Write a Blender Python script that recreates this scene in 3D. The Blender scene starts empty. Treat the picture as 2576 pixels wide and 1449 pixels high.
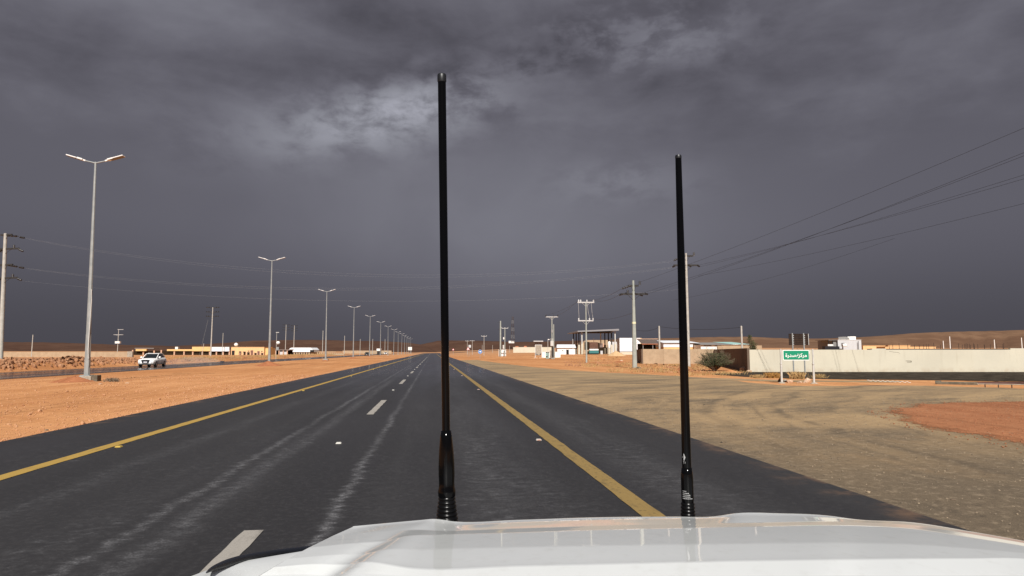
import bpy, bmesh, math, random
import numpy as np
from mathutils import Vector, Matrix

random.seed(7)
R = math.radians
SC = bpy.context.scene
COL = SC.collection

# ------------------------------------------------------------------ camera
FPX, CU, CV = 1640.0, 1288.0, 724.5          # focal length and centre of a 2576 x 1449 survey of the view
HOR = 884.0                                   # eye level in that survey
PITCH = math.atan((HOR - CV) / FPX)
YAW = R(6.88)                                 # the camera looks to the right of the road's direction (+Y)
EYE = 1.6
cam_d = bpy.data.cameras.new('camera')
cam = bpy.data.objects.new('camera', cam_d)
COL.objects.link(cam)
cam.location = (0, 0, EYE)
cam.rotation_euler = (R(90) + PITCH, 0, -YAW)
cam_d.sensor_width = 36.0
cam_d.lens = 36.0 * FPX / 2576.0
cam_d.clip_start = 0.05
cam_d.clip_end = 9000
SC.camera = cam

# ------------------------------------------------------------------ exposure
SC.view_settings.view_transform = 'Standard'
SC.view_settings.look = 'None'
SC.view_settings.gamma = 1.0
SC.view_settings.use_curve_mapping = False
EXPO = 0.45
SC.view_settings.exposure = EXPO

# ------------------------------------------------------------------ sun
SUN_EL, SUN_AZ = 42.0, 4.0                    # light travels along azimuth 4 degrees (from behind the camera)
sun_d = bpy.data.lights.new('sun', 'SUN')
sun_d.energy = 4.4
sun_d.angle = R(0.5)
sun_d.color = (1.0, 0.965, 0.915)
sun = bpy.data.objects.new('sun', sun_d)
COL.objects.link(sun)
sun.rotation_euler = (R(90 - SUN_EL), 0, R(-SUN_AZ))
sun.location = (0, -60, 90)


# ------------------------------------------------------------------ node helper
class NT:
    def __init__(s, tree):
        s.t = tree
        s.n = tree.nodes
        s.l = tree.links

    def new(s, typ, **kw):
        nd = s.n.new(typ)
        for k, v in kw.items():
            setattr(nd, k, v)
        return nd

    def put(s, sock, val):
        if hasattr(val, 'is_output') or isinstance(val, bpy.types.NodeSocket):
            s.l.new(val, sock)
        elif isinstance(val, (tuple, list)) and sock.type == 'RGBA':
            sock.default_value = tuple(val) + ((1.0,) if len(val) == 3 else ())
        else:
            sock.default_value = val

    def math(s, op, a, b=0.0, c=0.0, clamp=False):
        nd = s.new('ShaderNodeMath', operation=op, use_clamp=clamp)
        for i, x in enumerate((a, b, c)):
            s.put(nd.inputs[i], x)
        return nd.outputs[0]

    def add(s, a, b): return s.math('ADD', a, b)
    def sub(s, a, b): return s.math('SUBTRACT', a, b)
    def mul(s, a, b): return s.math('MULTIPLY', a, b)
    def div(s, a, b): return s.math('DIVIDE', a, b)

    def gauss(s, x, x0, w):
        q = s.div(s.sub(x, x0), w)
        return s.math('EXPONENT', s.mul(s.mul(q, q), -1.0))

    def ss(s, x, a, b, lo=0.0, hi=1.0):
        nd = s.new('ShaderNodeMapRange', interpolation_type='SMOOTHSTEP')
        for i, v in enumerate((x, a, b, lo, hi)):
            s.put(nd.inputs[i], v)
        return nd.outputs[0]

    def xyz(s, v):
        nd = s.new('ShaderNodeSeparateXYZ')
        s.put(nd.inputs[0], v)
        return nd.outputs

    def comb(s, x, y, z):
        nd = s.new('ShaderNodeCombineXYZ')
        for i, v in enumerate((x, y, z)):
            s.put(nd.inputs[i], v)
        return nd.outputs[0]

    def noise(s, vec, scale=1.0, detail=4.0, rough=0.55, dist=0.0):
        nd = s.new('ShaderNodeTexNoise')
        s.put(nd.inputs['Vector'], vec)
        nd.inputs['Scale'].default_value = scale
        nd.inputs['Detail'].default_value = detail
        nd.inputs['Roughness'].default_value = rough
        nd.inputs['Distortion'].default_value = dist
        return nd.outputs[0]

    def voronoi(s, vec, scale):
        nd = s.new('ShaderNodeTexVoronoi')
        s.put(nd.inputs['Vector'], vec)
        nd.inputs['Scale'].default_value = scale
        return nd.outputs

    def scale(s, vec, f):
        nd = s.new('ShaderNodeVectorMath', operation='MULTIPLY')
        s.put(nd.inputs[0], vec)
        nd.inputs[1].default_value = f
        return nd.outputs[0]

    def mix(s, f, a, b):
        nd = s.new('ShaderNodeMix', data_type='RGBA')
        s.put(nd.inputs[0], f)
        s.put(nd.inputs[6], a)
        s.put(nd.inputs[7], b)
        return nd.outputs[2]

    def bump(s, h, strength, dist):
        nd = s.new('ShaderNodeBump')
        s.put(nd.inputs['Height'], h)
        nd.inputs['Strength'].default_value = strength
        nd.inputs['Distance'].default_value = dist
        return nd.outputs[0]


# ------------------------------------------------------------------ sky: a storm cloud deck over a NISHITA sky
world = bpy.data.worlds.new('World')
SC.world = world
world.use_nodes = True
W = NT(world.node_tree)
W.n.clear()
w_out = W.new('ShaderNodeOutputWorld')
w_bg = W.new('ShaderNodeBackground')
W.l.new(w_bg.outputs[0], w_out.inputs[0])
w_bg.inputs[1].default_value = 0.1
nish = W.new('ShaderNodeTexSky', sky_type='NISHITA')
nish.sun_disc = False
nish.sun_elevation = R(SUN_EL)
nish.sun_rotation = R(180 + SUN_AZ)
tc = W.new('ShaderNodeTexCoord')
D = tc.outputs['Generated']
dx, dy, dz = W.xyz(D)
el = W.math('ARCSINE', W.math('MAXIMUM', dz, 0.0))                 # elevation, radians
az = W.math('ARCTAN2', dx, dy)                                     # azimuth from +Y, radians
den = W.add(W.math('MAXIMUM', dz, 0.0), 0.16)
P = W.comb(W.div(dx, den), W.div(dy, den), 0.0)                    # cloud deck seen from below
Pl = W.scale(P, (1.0, 1.75, 1.0))
Pd = W.comb(W.mul(az, 9.0), W.mul(el, 17.0), 55.1)
lump = W.noise(Pd, 0.62, 9.0, 0.56, 0.25)
med = W.noise(W.scale(Pd, (.8, 1.2, 1)), 1.5, 7.0, 0.55, 0.2)
puff = W.noise(Pd, 1.9, 8.0, 0.58, 0.2)
big = W.noise(W.comb(W.mul(az, 3.2), W.mul(el, 11.0), 8.0), 1.0, 5.0, 0.5, 0.2)
deck = W.ss(W.add(el, W.mul(W.sub(lump, .5), .16)), R(13.0), R(21.0))                                  # cloud texture shows high up, rain curtain below
tex = W.add(W.mul(W.sub(big, 0.5), 1.1), W.add(W.mul(W.sub(lump, 0.5), 1.5), W.mul(W.sub(med, 0.5), 0.55)))
tex = W.mul(tex, deck)
# thinner cloud ahead, left of the middle, with ragged edges
g1 = W.mul(W.gauss(W.add(az, W.mul(W.sub(el, R(20.5)), -1.2)), R(-3.5), R(9.5)), W.gauss(W.sub(el, W.mul(az, .12)), R(20.6), R(3.2)))
g1 = W.mul(g1, W.ss(W.add(W.mul(puff, .45), W.mul(lump, .55)), 0.37, 0.58))
g0 = W.mul(W.mul(W.gauss(az, R(-3.0), R(7.0)), W.gauss(W.sub(el, W.mul(az, .25)), R(21.3), R(2.0))), W.ss(puff, .32, .60))
g5 = W.mul(W.gauss(az, R(10.0), R(17.0)), W.gauss(el, R(5.0), R(9.0)))
rain = W.noise(W.comb(W.mul(az, 5.0), W.mul(el, 4.0), 2.0), 1.0, 5.0, 0.5, 0.4)
g2 = W.mul(W.mul(W.gauss(W.add(az, W.mul(el, .5)), R(10.0), R(19.0)), W.gauss(el, R(13.5), R(9.5))), W.ss(rain, .25, .7, .6, 1.25))
g6 = W.mul(W.mul(W.gauss(az, R(17.0), R(6.0)), W.gauss(el, R(14.6), R(1.9))), W.ss(puff, .34, .62))
g3 = W.mul(W.gauss(az, R(-27.0), R(13.0)), W.gauss(el, R(29.0), R(4.5)))
d1 = W.mul(W.gauss(az, R(11.0), R(13.0)), W.gauss(el, R(24.0), R(4.0)))
d2 = W.mul(W.gauss(az, R(-29.0), R(9.0)), W.gauss(el, R(22.0), R(2.6)))
d3 = W.mul(W.gauss(az, R(-8.0), R(10.0)), W.gauss(el, R(27.0), R(3.0)))
g4 = W.mul(W.gauss(az, R(19.0), R(9.0)), W.gauss(el, R(26.0), R(2.6)))
g4 = W.mul(g4, W.ss(puff, 0.4, 0.62))
lum = W.add(0.116, W.mul(tex, 0.092))
for g, k in ((g1, 0.13), (g0, 0.12), (g2, 0.050), (g6, .05), (g3, 0.11), (g4, 0.07), (g5, 0.038), (d1, -.030), (d2, -.028), (d3, -.018)):
    lum = W.add(lum, W.mul(g, k))
low = W.ss(el, R(0.0), R(11.0), 0.58, 1.0)                         # heavier rain towards the ground
lum = W.mul(lum, low)
lum = W.math('MAXIMUM', lum, 0.035)
lum = W.mul(lum, 10.0 / (2 ** EXPO))
tint = W.mix(W.ss(lum, 0.5, 2.0), (1.005, 0.968, 1.185), (0.968, 0.978, 1.125))
cloud = W.new('ShaderNodeVectorMath', operation='SCALE')
W.l.new(tint, cloud.inputs[0])
W.l.new(lum, cloud.inputs['Scale'])
W.l.new(W.mix(0.996, nish.outputs[0], cloud.outputs[0]), w_bg.inputs[0])


# ------------------------------------------------------------------ survey helpers: bearing / depth of a point -> world
CY, SY = math.cos(YAW), math.sin(YAW)
CP, SP = math.cos(PITCH), math.sin(PITCH)


def zat(v, d):
    t = (CV - v) / FPX
    return EYE + d * math.tan(PITCH + math.atan(t))


def at(u, v, d):
    z = zat(v, d)
    r = (u - CU) / FPX * (d * CP + (z - EYE) * SP)
    return Vector((r * CY + d * SY, d * CY - r * SY, z))


def gnd(u, v, z=0.0):
    t = (CV - v) / FPX
    d = (z - EYE) / math.tan(PITCH + math.atan(t))
    return at(u, v, d)


def atY(u, v, Y):
    p = at(u, v, 1.0)
    k = Y / p.y
    return Vector((p.x * k, Y, EYE + (p.z - EYE) * k))


def sst(a, b, x):
    t = np.clip((np.asarray(x, float) - a) / (b - a), 0, 1)
    return t * t * (3 - 2 * t)


def wob(x, y):
    return (np.sin(x * 1.3 + y * .71) + np.sin(x * .47 - y * 1.13 + 1.7) + np.sin(x * 2.9 + y * 2.3 + .5) * .5) / 2.5


def T(x, y):
    """height of the land"""
    x = np.asarray(x, float)
    y = np.asarray(y, float)
    z = -0.42 * sst(-22, -30.8, x) + 0.72 * sst(-41.2, -45, x)
    berm = sst(-41.4, -43.6, x) * (1 - sst(-45.5, -49.5, x))
    z = z + berm * (0.40 - 0.42 * sst(85, 112, y) + 0.16 * wob(x * .9, y * .45)) * sst(52, 66, y) * (1 - sst(420, 520, y))
    med = sst(-8.5, -11, x) * (1 - sst(-26, -30, x))
    z = z + med * 0.05 * wob(x * .5, y * .22)
    z = z + 0.7 * sst(100, 200, y) * sst(12, 40, x)
    z = z + 5.5 * sst(300, 820, y) * sst(0, 170, x)
    z = z + 1.5 * sst(400, 900, y) * sst(-60, -160, x)
    return z


def Tz(x, y): return float(T(x, y))


def site(u, d, sink=0.0):
    """ground point at survey column u and depth d"""
    z = 0.0
    for _ in range(3):
        r = (u - CU) / FPX * (d * CP + (z - EYE) * SP)
        x, y = r * CY + d * SY, d * CY - r * SY
        z = Tz(x, y)
    return Vector((x, y, z - sink))


# ------------------------------------------------------------------ mesh builder
class MB:
    def __init__(s):
        s.v = []
        s.f = []
        s.sm = []

    def raw(s, vs, fs, smooth=False):
        o = len(s.v)
        s.v += [tuple(p) for p in vs]
        s.f += [tuple(i + o for i in f) for f in fs]
        s.sm += [smooth] * len(fs)
        return s

    def box(s, x0, x1, y0, y1, z0, z1, M=None, bev=0.0):
        if bev > 0:
            b = bev
            vs, fs = [], []
            zs = ((z0, b), (z0 + b, 0), (z1 - b, 0), (z1, b))
            for z, i in zs:
                for (cx, cy, sx, sy) in ((x0, y0, 1, 1), (x1, y0, -1, 1), (x1, y1, -1, -1), (x0, y1, 1, -1)):
                    k = i
                    pts = [(cx + sx * k, cy + sy * (b + 0 * k), z), (cx + sx * b, cy + sy * k, z)] if i == 0 else \
                          [(cx + sx * b, cy + sy * b, z)] * 2
                    if (sx, sy) in ((1, 1), (-1, -1)):
                        vs += pts
                    else:
                        vs += pts[::-1]
            n = 8
            for r in range(3):
                for j in range(n):
                    a, c = r * n + j, r * n + (j + 1) % n
                    fs.append((a, c, c + n, a + n))
            fs.append(tuple(range(n - 1, -1, -1)))
            fs.append(tuple(range(3 * n, 4 * n)))
            if M is not None:
                vs = [M @ Vector(p) for p in vs]
            return s.raw(vs, fs)
        vs = [(x0, y0, z0), (x1, y0, z0), (x1, y1, z0), (x0, y1, z0), (x0, y0, z1), (x1, y0, z1), (x1, y1, z1), (x0, y1, z1)]
        if M is not None:
            vs = [M @ Vector(p) for p in vs]
        return s.raw(vs, [(0, 3, 2, 1), (4, 5, 6, 7), (0, 1, 5, 4), (1, 2, 6, 5), (2, 3, 7, 6), (3, 0, 4, 7)])

    def cyl(s, p0, p1, r0, r1=None, n=10, caps=True, smooth=True):
        r1 = r0 if r1 is None else r1
        p0, p1 = Vector(p0), Vector(p1)
        d = (p1 - p0).normalized()
        a = d.cross(Vector((0, 0, 1)))
        if a.length < 1e-4:
            a = Vector((1, 0, 0))
        a.normalize()
        b = d.cross(a)
        vs = []
        for p, r in ((p0, r0), (p1, r1)):
            for i in range(n):
                t = 2 * math.pi * i / n
                vs.append(p + (a * math.cos(t) + b * math.sin(t)) * r)
        s.raw(vs, [(i, i + n, (i + 1) % n + n, (i + 1) % n) for i in range(n)], smooth)
        if caps:
            s.raw(vs, [tuple(range(n)), tuple(range(2 * n - 1, n - 1, -1))])
        return s

    def tube(s, pts, r, n=6, caps=True):
        pts = [Vector(p) for p in pts]
        rs = r if isinstance(r, (list, tuple)) else [r] * len(pts)
        vs = []
        up = Vector((0.031, 0.017, 1)).normalized()
        for k, p in enumerate(pts):
            d = (pts[min(k + 1, len(pts) - 1)] - pts[max(k - 1, 0)]).normalized()
            a = d.cross(up)
            if a.length < 1e-3:
                a = d.cross(Vector((1, 0, 0)))
            a.normalize()
            b = d.cross(a)
            for i in range(n):
                t = 2 * math.pi * i / n
                vs.append(p + (a * math.cos(t) + b * math.sin(t)) * rs[k])
        fs = []
        for k in range(len(pts) - 1):
            for i in range(n):
                fs.append((k * n + i, (k + 1) * n + i, (k + 1) * n + (i + 1) % n, k * n + (i + 1) % n))
        s.raw(vs, fs, True)
        if caps:
            L = (len(pts) - 1) * n
            s.raw(vs, [tuple(range(n)), tuple(range(L + n - 1, L - 1, -1))])
        return s

    def lathe(s, prof, n=20, M=None, smooth=True):
        vs, fs = [], []
        for r, z in prof:
            for i in range(n):
                t = 2 * math.pi * i / n
                p = Vector((r * math.cos(t), r * math.sin(t), z))
                vs.append(M @ p if M is not None else p)
        for k in range(len(prof) - 1):
            for i in range(n):
                fs.append((k * n + i, k * n + (i + 1) % n, (k + 1) * n + (i + 1) % n, (k + 1) * n + i))
        s.raw(vs, fs, smooth)
        L = (len(prof) - 1) * n
        s.raw(vs, [tuple(range(n - 1, -1, -1)), tuple(range(L, L + n))])
        return s

    def prism(s, poly, z0, z1):
        n = len(poly)
        vs = [(x, y, z0) for x, y in poly] + [(x, y, z1) for x, y in poly]
        fs = [(i, (i + 1) % n, (i + 1) % n + n, i + n) for i in range(n)]
        fs += [tuple(range(n - 1, -1, -1)), tuple(range(n, 2 * n))]
        return s.raw(vs, fs)

    def prism_y(s, poly, y0, y1):
        """poly in (x, z), extruded along y"""
        n = len(poly)
        vs = [(x, y0, z) for x, z in poly] + [(x, y1, z) for x, z in poly]
        fs = [(i, (i + 1) % n, (i + 1) % n + n, i + n) for i in range(n)]
        fs += [tuple(range(n - 1, -1, -1)), tuple(range(n, 2 * n))]
        return s.raw(vs, fs)

    def grid(s, rows, smooth=True, flip=False):
        m = len(rows[0])
        vs = [p for r in rows for p in r]
        fs = []
        for i in range(len(rows) - 1):
            for j in range(m - 1):
                q = (i * m + j, i * m + j + 1, (i + 1) * m + j + 1, (i + 1) * m + j)
                fs.append(q[::-1] if flip else q)
        return s.raw(vs, fs, smooth)

    def rock(s, c, sx, sy, sz, rng, rot=None):
        base = ICO
        a = rng.uniform(0, 6.28) if rot is None else rot
        ca, sa = math.cos(a), math.sin(a)
        vs = []
        for p in base[0]:
            k = rng.uniform(.72, 1.15)
            x, y, z = p[0] * sx * k, p[1] * sy * k, p[2] * sz * k
            vs.append((c[0] + x * ca - y * sa, c[1] + x * sa + y * ca, c[2] + z))
        return s.raw(vs, base[1])

    def mesh(s, name):
        me = bpy.data.meshes.new(name)
        me.from_pydata([tuple(p) for p in s.v], [], s.f)
        me.polygons.foreach_set('use_smooth', s.sm)
        me.update()
        return me

    def build(s, name, mat, parent=None, loc=None):
        me = s.mesh(name)
        if mat is not None:
            me.materials.append(mat)
        o = bpy.data.objects.new(name, me)
        COL.objects.link(o)
        if loc is not None:
            o.location = loc
        if parent is not None:
            o.parent = parent
        return o


_b = bmesh.new()
bmesh.ops.create_icosphere(_b, subdivisions=1, radius=1)
_b.verts.ensure_lookup_table()
ICO = ([tuple(v.co) for v in _b.verts], [tuple(v.index for v in f.verts) for f in _b.faces])
_b.free()


def tag(o, label=None, cat=None, group=None, kind=None):
    if label: o['label'] = label
    if cat: o['category'] = cat
    if group: o['group'] = group
    if kind: o['kind'] = kind
    return o


def thing(name, label, cat, loc=(0, 0, 0), rotz=0.0, group=None):
    o = bpy.data.objects.new(name, None)
    COL.objects.link(o)
    o.empty_display_size = 0.2
    o.location = loc
    o.rotation_euler = (0, 0, rotz)
    return tag(o, label, cat, group)


def copy_tree(o, parent=None):
    c = o.copy()
    COL.objects.link(c)
    c.parent = parent
    for ch in list(o.children):
        copy_tree(ch, c)
    return c


# ------------------------------------------------------------------ materials
def mat(name, col, rough=0.8, metal=0.0, var=None, bump=None, coat=0.0, spec=None, emit=None):
    """var=(scale, colour2, lo, hi[, detail]) noise mix; bump=(scale, strength, distance)"""
    m = bpy.data.materials.new(name)
    m.use_nodes = True
    n = NT(m.node_tree)
    b = n.n['Principled BSDF']
    tcn = n.new('ShaderNodeTexCoord')
    co = tcn.outputs['Object']
    if var:
        f = n.noise(co, var[0], var[4] if len(var) > 4 else 5.0, 0.6)
        n.put(b.inputs['Base Color'], n.mix(n.ss(f, var[2], var[3]), col, var[1]))
    else:
        n.put(b.inputs['Base Color'], tuple(col))
    b.inputs['Roughness'].default_value = rough
    b.inputs['Metallic'].default_value = metal
    if spec is not None:
        b.inputs['Specular IOR Level'].default_value = spec
    if coat:
        b.inputs['Coat Weight'].default_value = coat
        b.inputs['Coat Roughness'].default_value = 0.03
    if bump:
        n.put(b.inputs['Normal'], n.bump(n.noise(co, bump[0], 5.0, 0.6), bump[1], bump[2]))
    return m


def sand_mat(name, c1, c2, c3, grain=(0.78, 1.2), pebble=True, far=None):
    m = bpy.data.materials.new(name)
    m.use_nodes = True
    n = NT(m.node_tree)
    b = n.n['Principled BSDF']
    co = n.new('ShaderNodeTexCoord').outputs['Object']
    x, y, z = n.xyz(co)
    trk = n.noise(n.comb(n.mul(x, 0.55), n.mul(y, 0.045), 0), 1.0, 5.0, 0.6, 0.6)      # old wheel tracks along the road
    blot = n.noise(co, 0.35, 6.0, 0.6)
    wide = n.noise(co, 0.045, 4.0, 0.5)
    f = n.add(n.mul(trk, 0.6), n.mul(blot, 0.4))
    c = n.mix(n.ss(f, 0.42, 0.58), c1, c2)
    c = n.mix(n.ss(wide, 0.42, 0.66), c, c3)
    trk2 = n.noise(n.comb(n.mul(x, 1.1), n.mul(y, 0.03), 7), 1.0, 4.0, 0.55, 0.3)
    c = n.mix(n.ss(trk2, 0.52, 0.68, 0.0, 0.75), c, tuple(v * 0.72 for v in c1))
    c = n.mix(n.ss(n.noise(co, 1.4, 6.0, 0.7), 0.5, 0.75, 0.0, 0.5), c, tuple(v * 1.12 for v in c2))
    g = n.noise(co, 55.0, 3.0, 0.7)
    sp = n.voronoi(co, 16.0)
    c = n.mix(n.mul(n.ss(g, 0.35, 0.7), 0.35), c, tuple(v * grain[1] for v in c1))
    fr = n.noise(co, 4.0, 12.0, 0.84)
    c = n.mix(n.ss(fr, .52, .66, 0.0, 0.9), c, tuple(min(.8, v * 1.35) for v in c2))
    c = n.mix(n.ss(fr, .48, .34, 0.0, 0.9), c, tuple(v * .52 for v in c1))
    if pebble:
        peb = n.ss(sp[0], 0.12, 0.2, 1.0, 0.0)
        sel = n.ss(n.xyz(sp[1])[0], 0.62, 0.72)
        c = n.mix(n.mul(n.mul(peb, sel), 0.55), c, tuple(min(.85, v * 1.55) for v in c2))
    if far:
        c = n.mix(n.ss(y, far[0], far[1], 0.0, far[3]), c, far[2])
    n.put(b.inputs['Base Color'], c)
    b.inputs['Roughness'].default_value = 0.95
    b.inputs['Specular IOR Level'].default_value = 0.15
    h = n.add(n.mul(g, 0.35), n.add(n.mul(n.ss(sp[0], 0.0, 0.3, 1.0, 0.0), 0.6), n.mul(n.noise(co, 3.0, 5.0, 0.6), 1.4)))
    n.put(b.inputs['Normal'], n.bump(h, 0.55, 0.03))
    return m


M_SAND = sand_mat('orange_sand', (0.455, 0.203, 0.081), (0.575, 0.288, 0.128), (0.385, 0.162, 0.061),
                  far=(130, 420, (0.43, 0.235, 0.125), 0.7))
M_REDSOIL = sand_mat('red_soil', (0.29, 0.115, 0.053), (0.37, 0.165, 0.080), (0.25, 0.098, 0.046))
M_MOUND = sand_mat('dug_soil', (0.33, 0.125, 0.055), (0.39, 0.16, 0.075), (0.30, 0.11, 0.05))
M_SANDPILE = mat('pale_sand', (0.55, 0.37, 0.20), 0.95, var=(3, (0.48, 0.31, 0.16), .4, .6), bump=(9, .4, .05))


def asphalt():
    m = bpy.data.materials.new('asphalt')
    m.use_nodes = True
    n = NT(m.node_tree)
    b = n.n['Principled BSDF']
    co = n.new('ShaderNodeTexCoord').outputs['Object']
    x, y, z = n.xyz(co)
    w1 = n.sub(n.noise(n.comb(0, n.mul(y, 0.45), 2), 1.0, 4.0, 0.6), 0.5)
    w2 = n.sub(n.noise(n.comb(n.mul(x, 2.0), n.mul(y, 5.5), 4), 1.0, 4.0, 0.65), 0.5)
    xw = n.add(x, n.add(n.mul(w1, 0.26), n.mul(w2, 0.36)))
    # powdery residue drawn out by tyres: tracks along the lane, feathered across it
    tr = n.add(n.mul(n.gauss(xw, -0.95, 0.058), 0.95), n.mul(n.gauss(xw, -2.62, 0.066), 0.9))
    for x0, wd, a in ((-2.25, 0.15, .5), (-4.15, .2, .28), (0.62, .3, .26), (1.2, .4, .2), (2.95, .45, .28), (-3.1, .3, .12), (-.4, .35, .10)):
        tr = n.add(tr, n.mul(n.gauss(xw, x0, wd), a))
    fth = n.noise(n.comb(n.mul(x, 4.5), n.mul(y, 7.0), 1), 1.0, 8.0, 0.70, 0.5)
    lng = n.noise(n.comb(n.mul(x, 2.5), n.mul(y, 0.16), 6), 1.0, 3.0, 0.5)
    res = n.mul(n.mul(tr, n.ss(fth, 0.36, 0.64, 0.22, 1.0)), n.ss(lng, 0.30, 0.62, 0.3, 1.0))
    pat = n.mul(n.ss(fth, 0.50, 0.72), n.ss(n.noise(n.comb(n.mul(x, .8), n.mul(y, .30), 9), 1.0, 5.0, 0.6), 0.50, 0.70))
    pat = n.mul(pat, n.ss(x, 3.7, 4.4, 1.0, 0.25))
    res = n.add(res, n.mul(pat, 0.42))
    grn = n.noise(co, 140.0, 2.0, 0.7)
    agg = n.ss(n.noise(co, 60.0, 4.0, 0.8), 0.42, 0.66)
    res = n.mul(res, n.add(0.25, n.mul(agg, 0.95)))
    res = n.mul(res, n.ss(n.noise(n.scale(co, (14, 17, 1)), 1.0, 9.0, 0.8), .36, .64, 0.25, 1.45))
    spk = n.voronoi(co, 21.0)
    speck = n.mul(n.ss(spk[0], 0.03, 0.06, 1.0, 0.0), n.ss(n.xyz(spk[1])[1], 0.86, 0.90))
    base = n.mix(n.ss(n.noise(n.comb(n.mul(x, .7), n.mul(y, .08), 1), 1.0, 5.0, .6), .35, .68), (0.0165, 0.0158, 0.0168), (0.0245, 0.0235, 0.0246))
    fr = n.noise(co, 16.0, 10.0, 0.8)
    base = n.mix(n.ss(fr, .46, .68, 0.0, 0.6), base, (0.055, 0.053, 0.054))
    base = n.mix(n.mul(grn, 0.35), base, (0.034, 0.032, 0.033))
    base = n.mix(n.math('MINIMUM', n.mul(res, 1.1), 0.9), base, (0.205, 0.205, 0.214))
    base = n.mix(n.mul(speck, 0.7), base, (0.45, 0.43, 0.40))
    # fine sand blown on to the shoulders' outer edges
    edge = n.add(n.ss(x, -6.9, -7.6), n.ss(x, 4.15, 4.9))
    edge = n.mul(edge, n.ss(n.noise(co, 1.6, 6.0, 0.7), 0.46, 0.74))
    base = n.mix(n.mul(edge, 0.55), base, (0.30, 0.17, 0.09))
    n.put(b.inputs['Base Color'], base)
    wet = n.ss(n.noise(n.comb(n.mul(x, .55), n.mul(y, .05), 3), 1.0, 5.0, .6), .40, .66)
    farwet = n.ss(y, 14, 60)
    n.put(b.inputs['Roughness'], n.sub(n.add(0.62, n.mul(res, 0.2)), n.add(n.mul(wet, 0.10), n.mul(farwet, 0.40))))
    b.inputs['Specular IOR Level'].default_value = 0.42
    n.put(b.inputs['Normal'], n.bump(n.mul(n.noise(co, 90.0, 3.0, 0.7), n.ss(y, 8, 50, 1.0, 0.12)), 0.28, 0.006))
    return m


M_ASPHALT = asphalt()


def lot_mat():
    """old asphalt under a film of dust, with curved tyre marks"""
    m = bpy.data.materials.new('dusty_old_asphalt')
    m.use_nodes = True
    n = NT(m.node_tree)
    b = n.n['Principled BSDF']
    co = n.new('ShaderNodeTexCoord').outputs['Object']
    x, y, z = n.xyz(co)
    a = n.noise(n.comb(n.mul(x, .16), n.mul(y, .22), 0), 1.0, 6.0, 0.62, 1.2)
    sw = n.noise(n.comb(n.mul(n.add(y, n.mul(x, -0.55)), .75), n.mul(x, .10), 5), 1.0, 6.0, 0.65, 0.9)
    dist = n.math('SQRT', n.add(n.mul(n.sub(x, 29.5), n.sub(x, 29.5)), n.mul(n.sub(y, 8.0), n.sub(y, 8.0))))
    dist = n.add(dist, n.mul(n.sub(n.noise(co, .22, 3, .5), .5), 2.4))
    arc = n.noise(n.comb(n.mul(dist, 1.15), n.mul(y, 0.03), 2), 1.0, 6.0, 0.66, 0.3)
    f = n.add(n.mul(a, .45), n.add(n.mul(sw, .2), n.mul(arc, .35)))
    fine = n.noise(n.comb(n.mul(n.add(y, n.mul(x, -0.4)), 2.2), n.mul(x, .5), 3), 1.0, 6.0, .7, .4)
    f = n.add(n.mul(f, .8), n.mul(fine, .2))
    dust = n.ss(f, 0.36, 0.60)
    dust = n.mul(dust, n.ss(n.add(y, n.mul(x, 0.05)), 5.5, 16.0, 0.0, 1.0))       # swept thinner near the road mouth
    g = n.noise(co, 38.0, 4.0, 0.75)
    g2 = n.ss(n.noise(co, 85.0, 2.0, 0.7), .35, .7)
    c = n.mix(dust, (0.108, 0.081, 0.055), (0.405, 0.272, 0.140))
    c = n.mix(n.mul(n.ss(n.noise(co, .5, 6, .6), .55, .75), 0.5), c, (0.30, 0.19, 0.095))
    c = n.mix(n.mul(n.ss(g, .5, .75), .45), c, (0.055, 0.045, 0.036))
    c = n.mix(n.mul(g2, .30), c, (0.33, 0.26, 0.17))
    mark = 0.0
    for r_, w_, a_ in ((22.0, .16, .8), (20.3, .14, .55), (24.1, .2, .6), (18.2, .14, .5), (15.9, .2, .45), (26.0, .2, .5), (22.7, .07, .5)):
        mark = n.add(mark, n.mul(n.gauss(dist, r_, w_), a_))
    mark = n.mul(mark, n.ss(n.noise(co, .45, 6, .65), .36, .60))
    c = n.mix(n.math('MINIMUM', n.mul(mark, .65), .7), c, (0.060, 0.048, 0.037))
    fr = n.noise(co, 7.0, 12.0, 0.80)
    c = n.mix(n.ss(fr, .50, .68, 0.0, 0.6), c, (0.42, 0.325, 0.22))
    c = n.mix(n.ss(fr, .47, .34, 0.0, 0.6), c, (0.060, 0.046, 0.034))
    n.put(b.inputs['Base Color'], c)
    b.inputs['Roughness'].default_value = 0.86
    b.inputs['Specular IOR Level'].default_value = 0.25
    n.put(b.inputs['Normal'], n.bump(n.add(g, n.mul(g2, .5)), 0.5, 0.012))
    return m


M_LOT = lot_mat()
M_GRAVEL = mat('dark_gravel', (0.030, 0.024, 0.018), 1.0, var=(1.2, (0.085, 0.068, 0.050), .38, .68, 10), bump=(14, .8, .06), spec=.05)
M_REDMUD = mat('dark_red_mud', (0.12, 0.045, 0.03), 0.9, var=(4.0, (0.17, 0.075, 0.05), .35, .7, 6), bump=(20, .6, .03))


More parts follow.
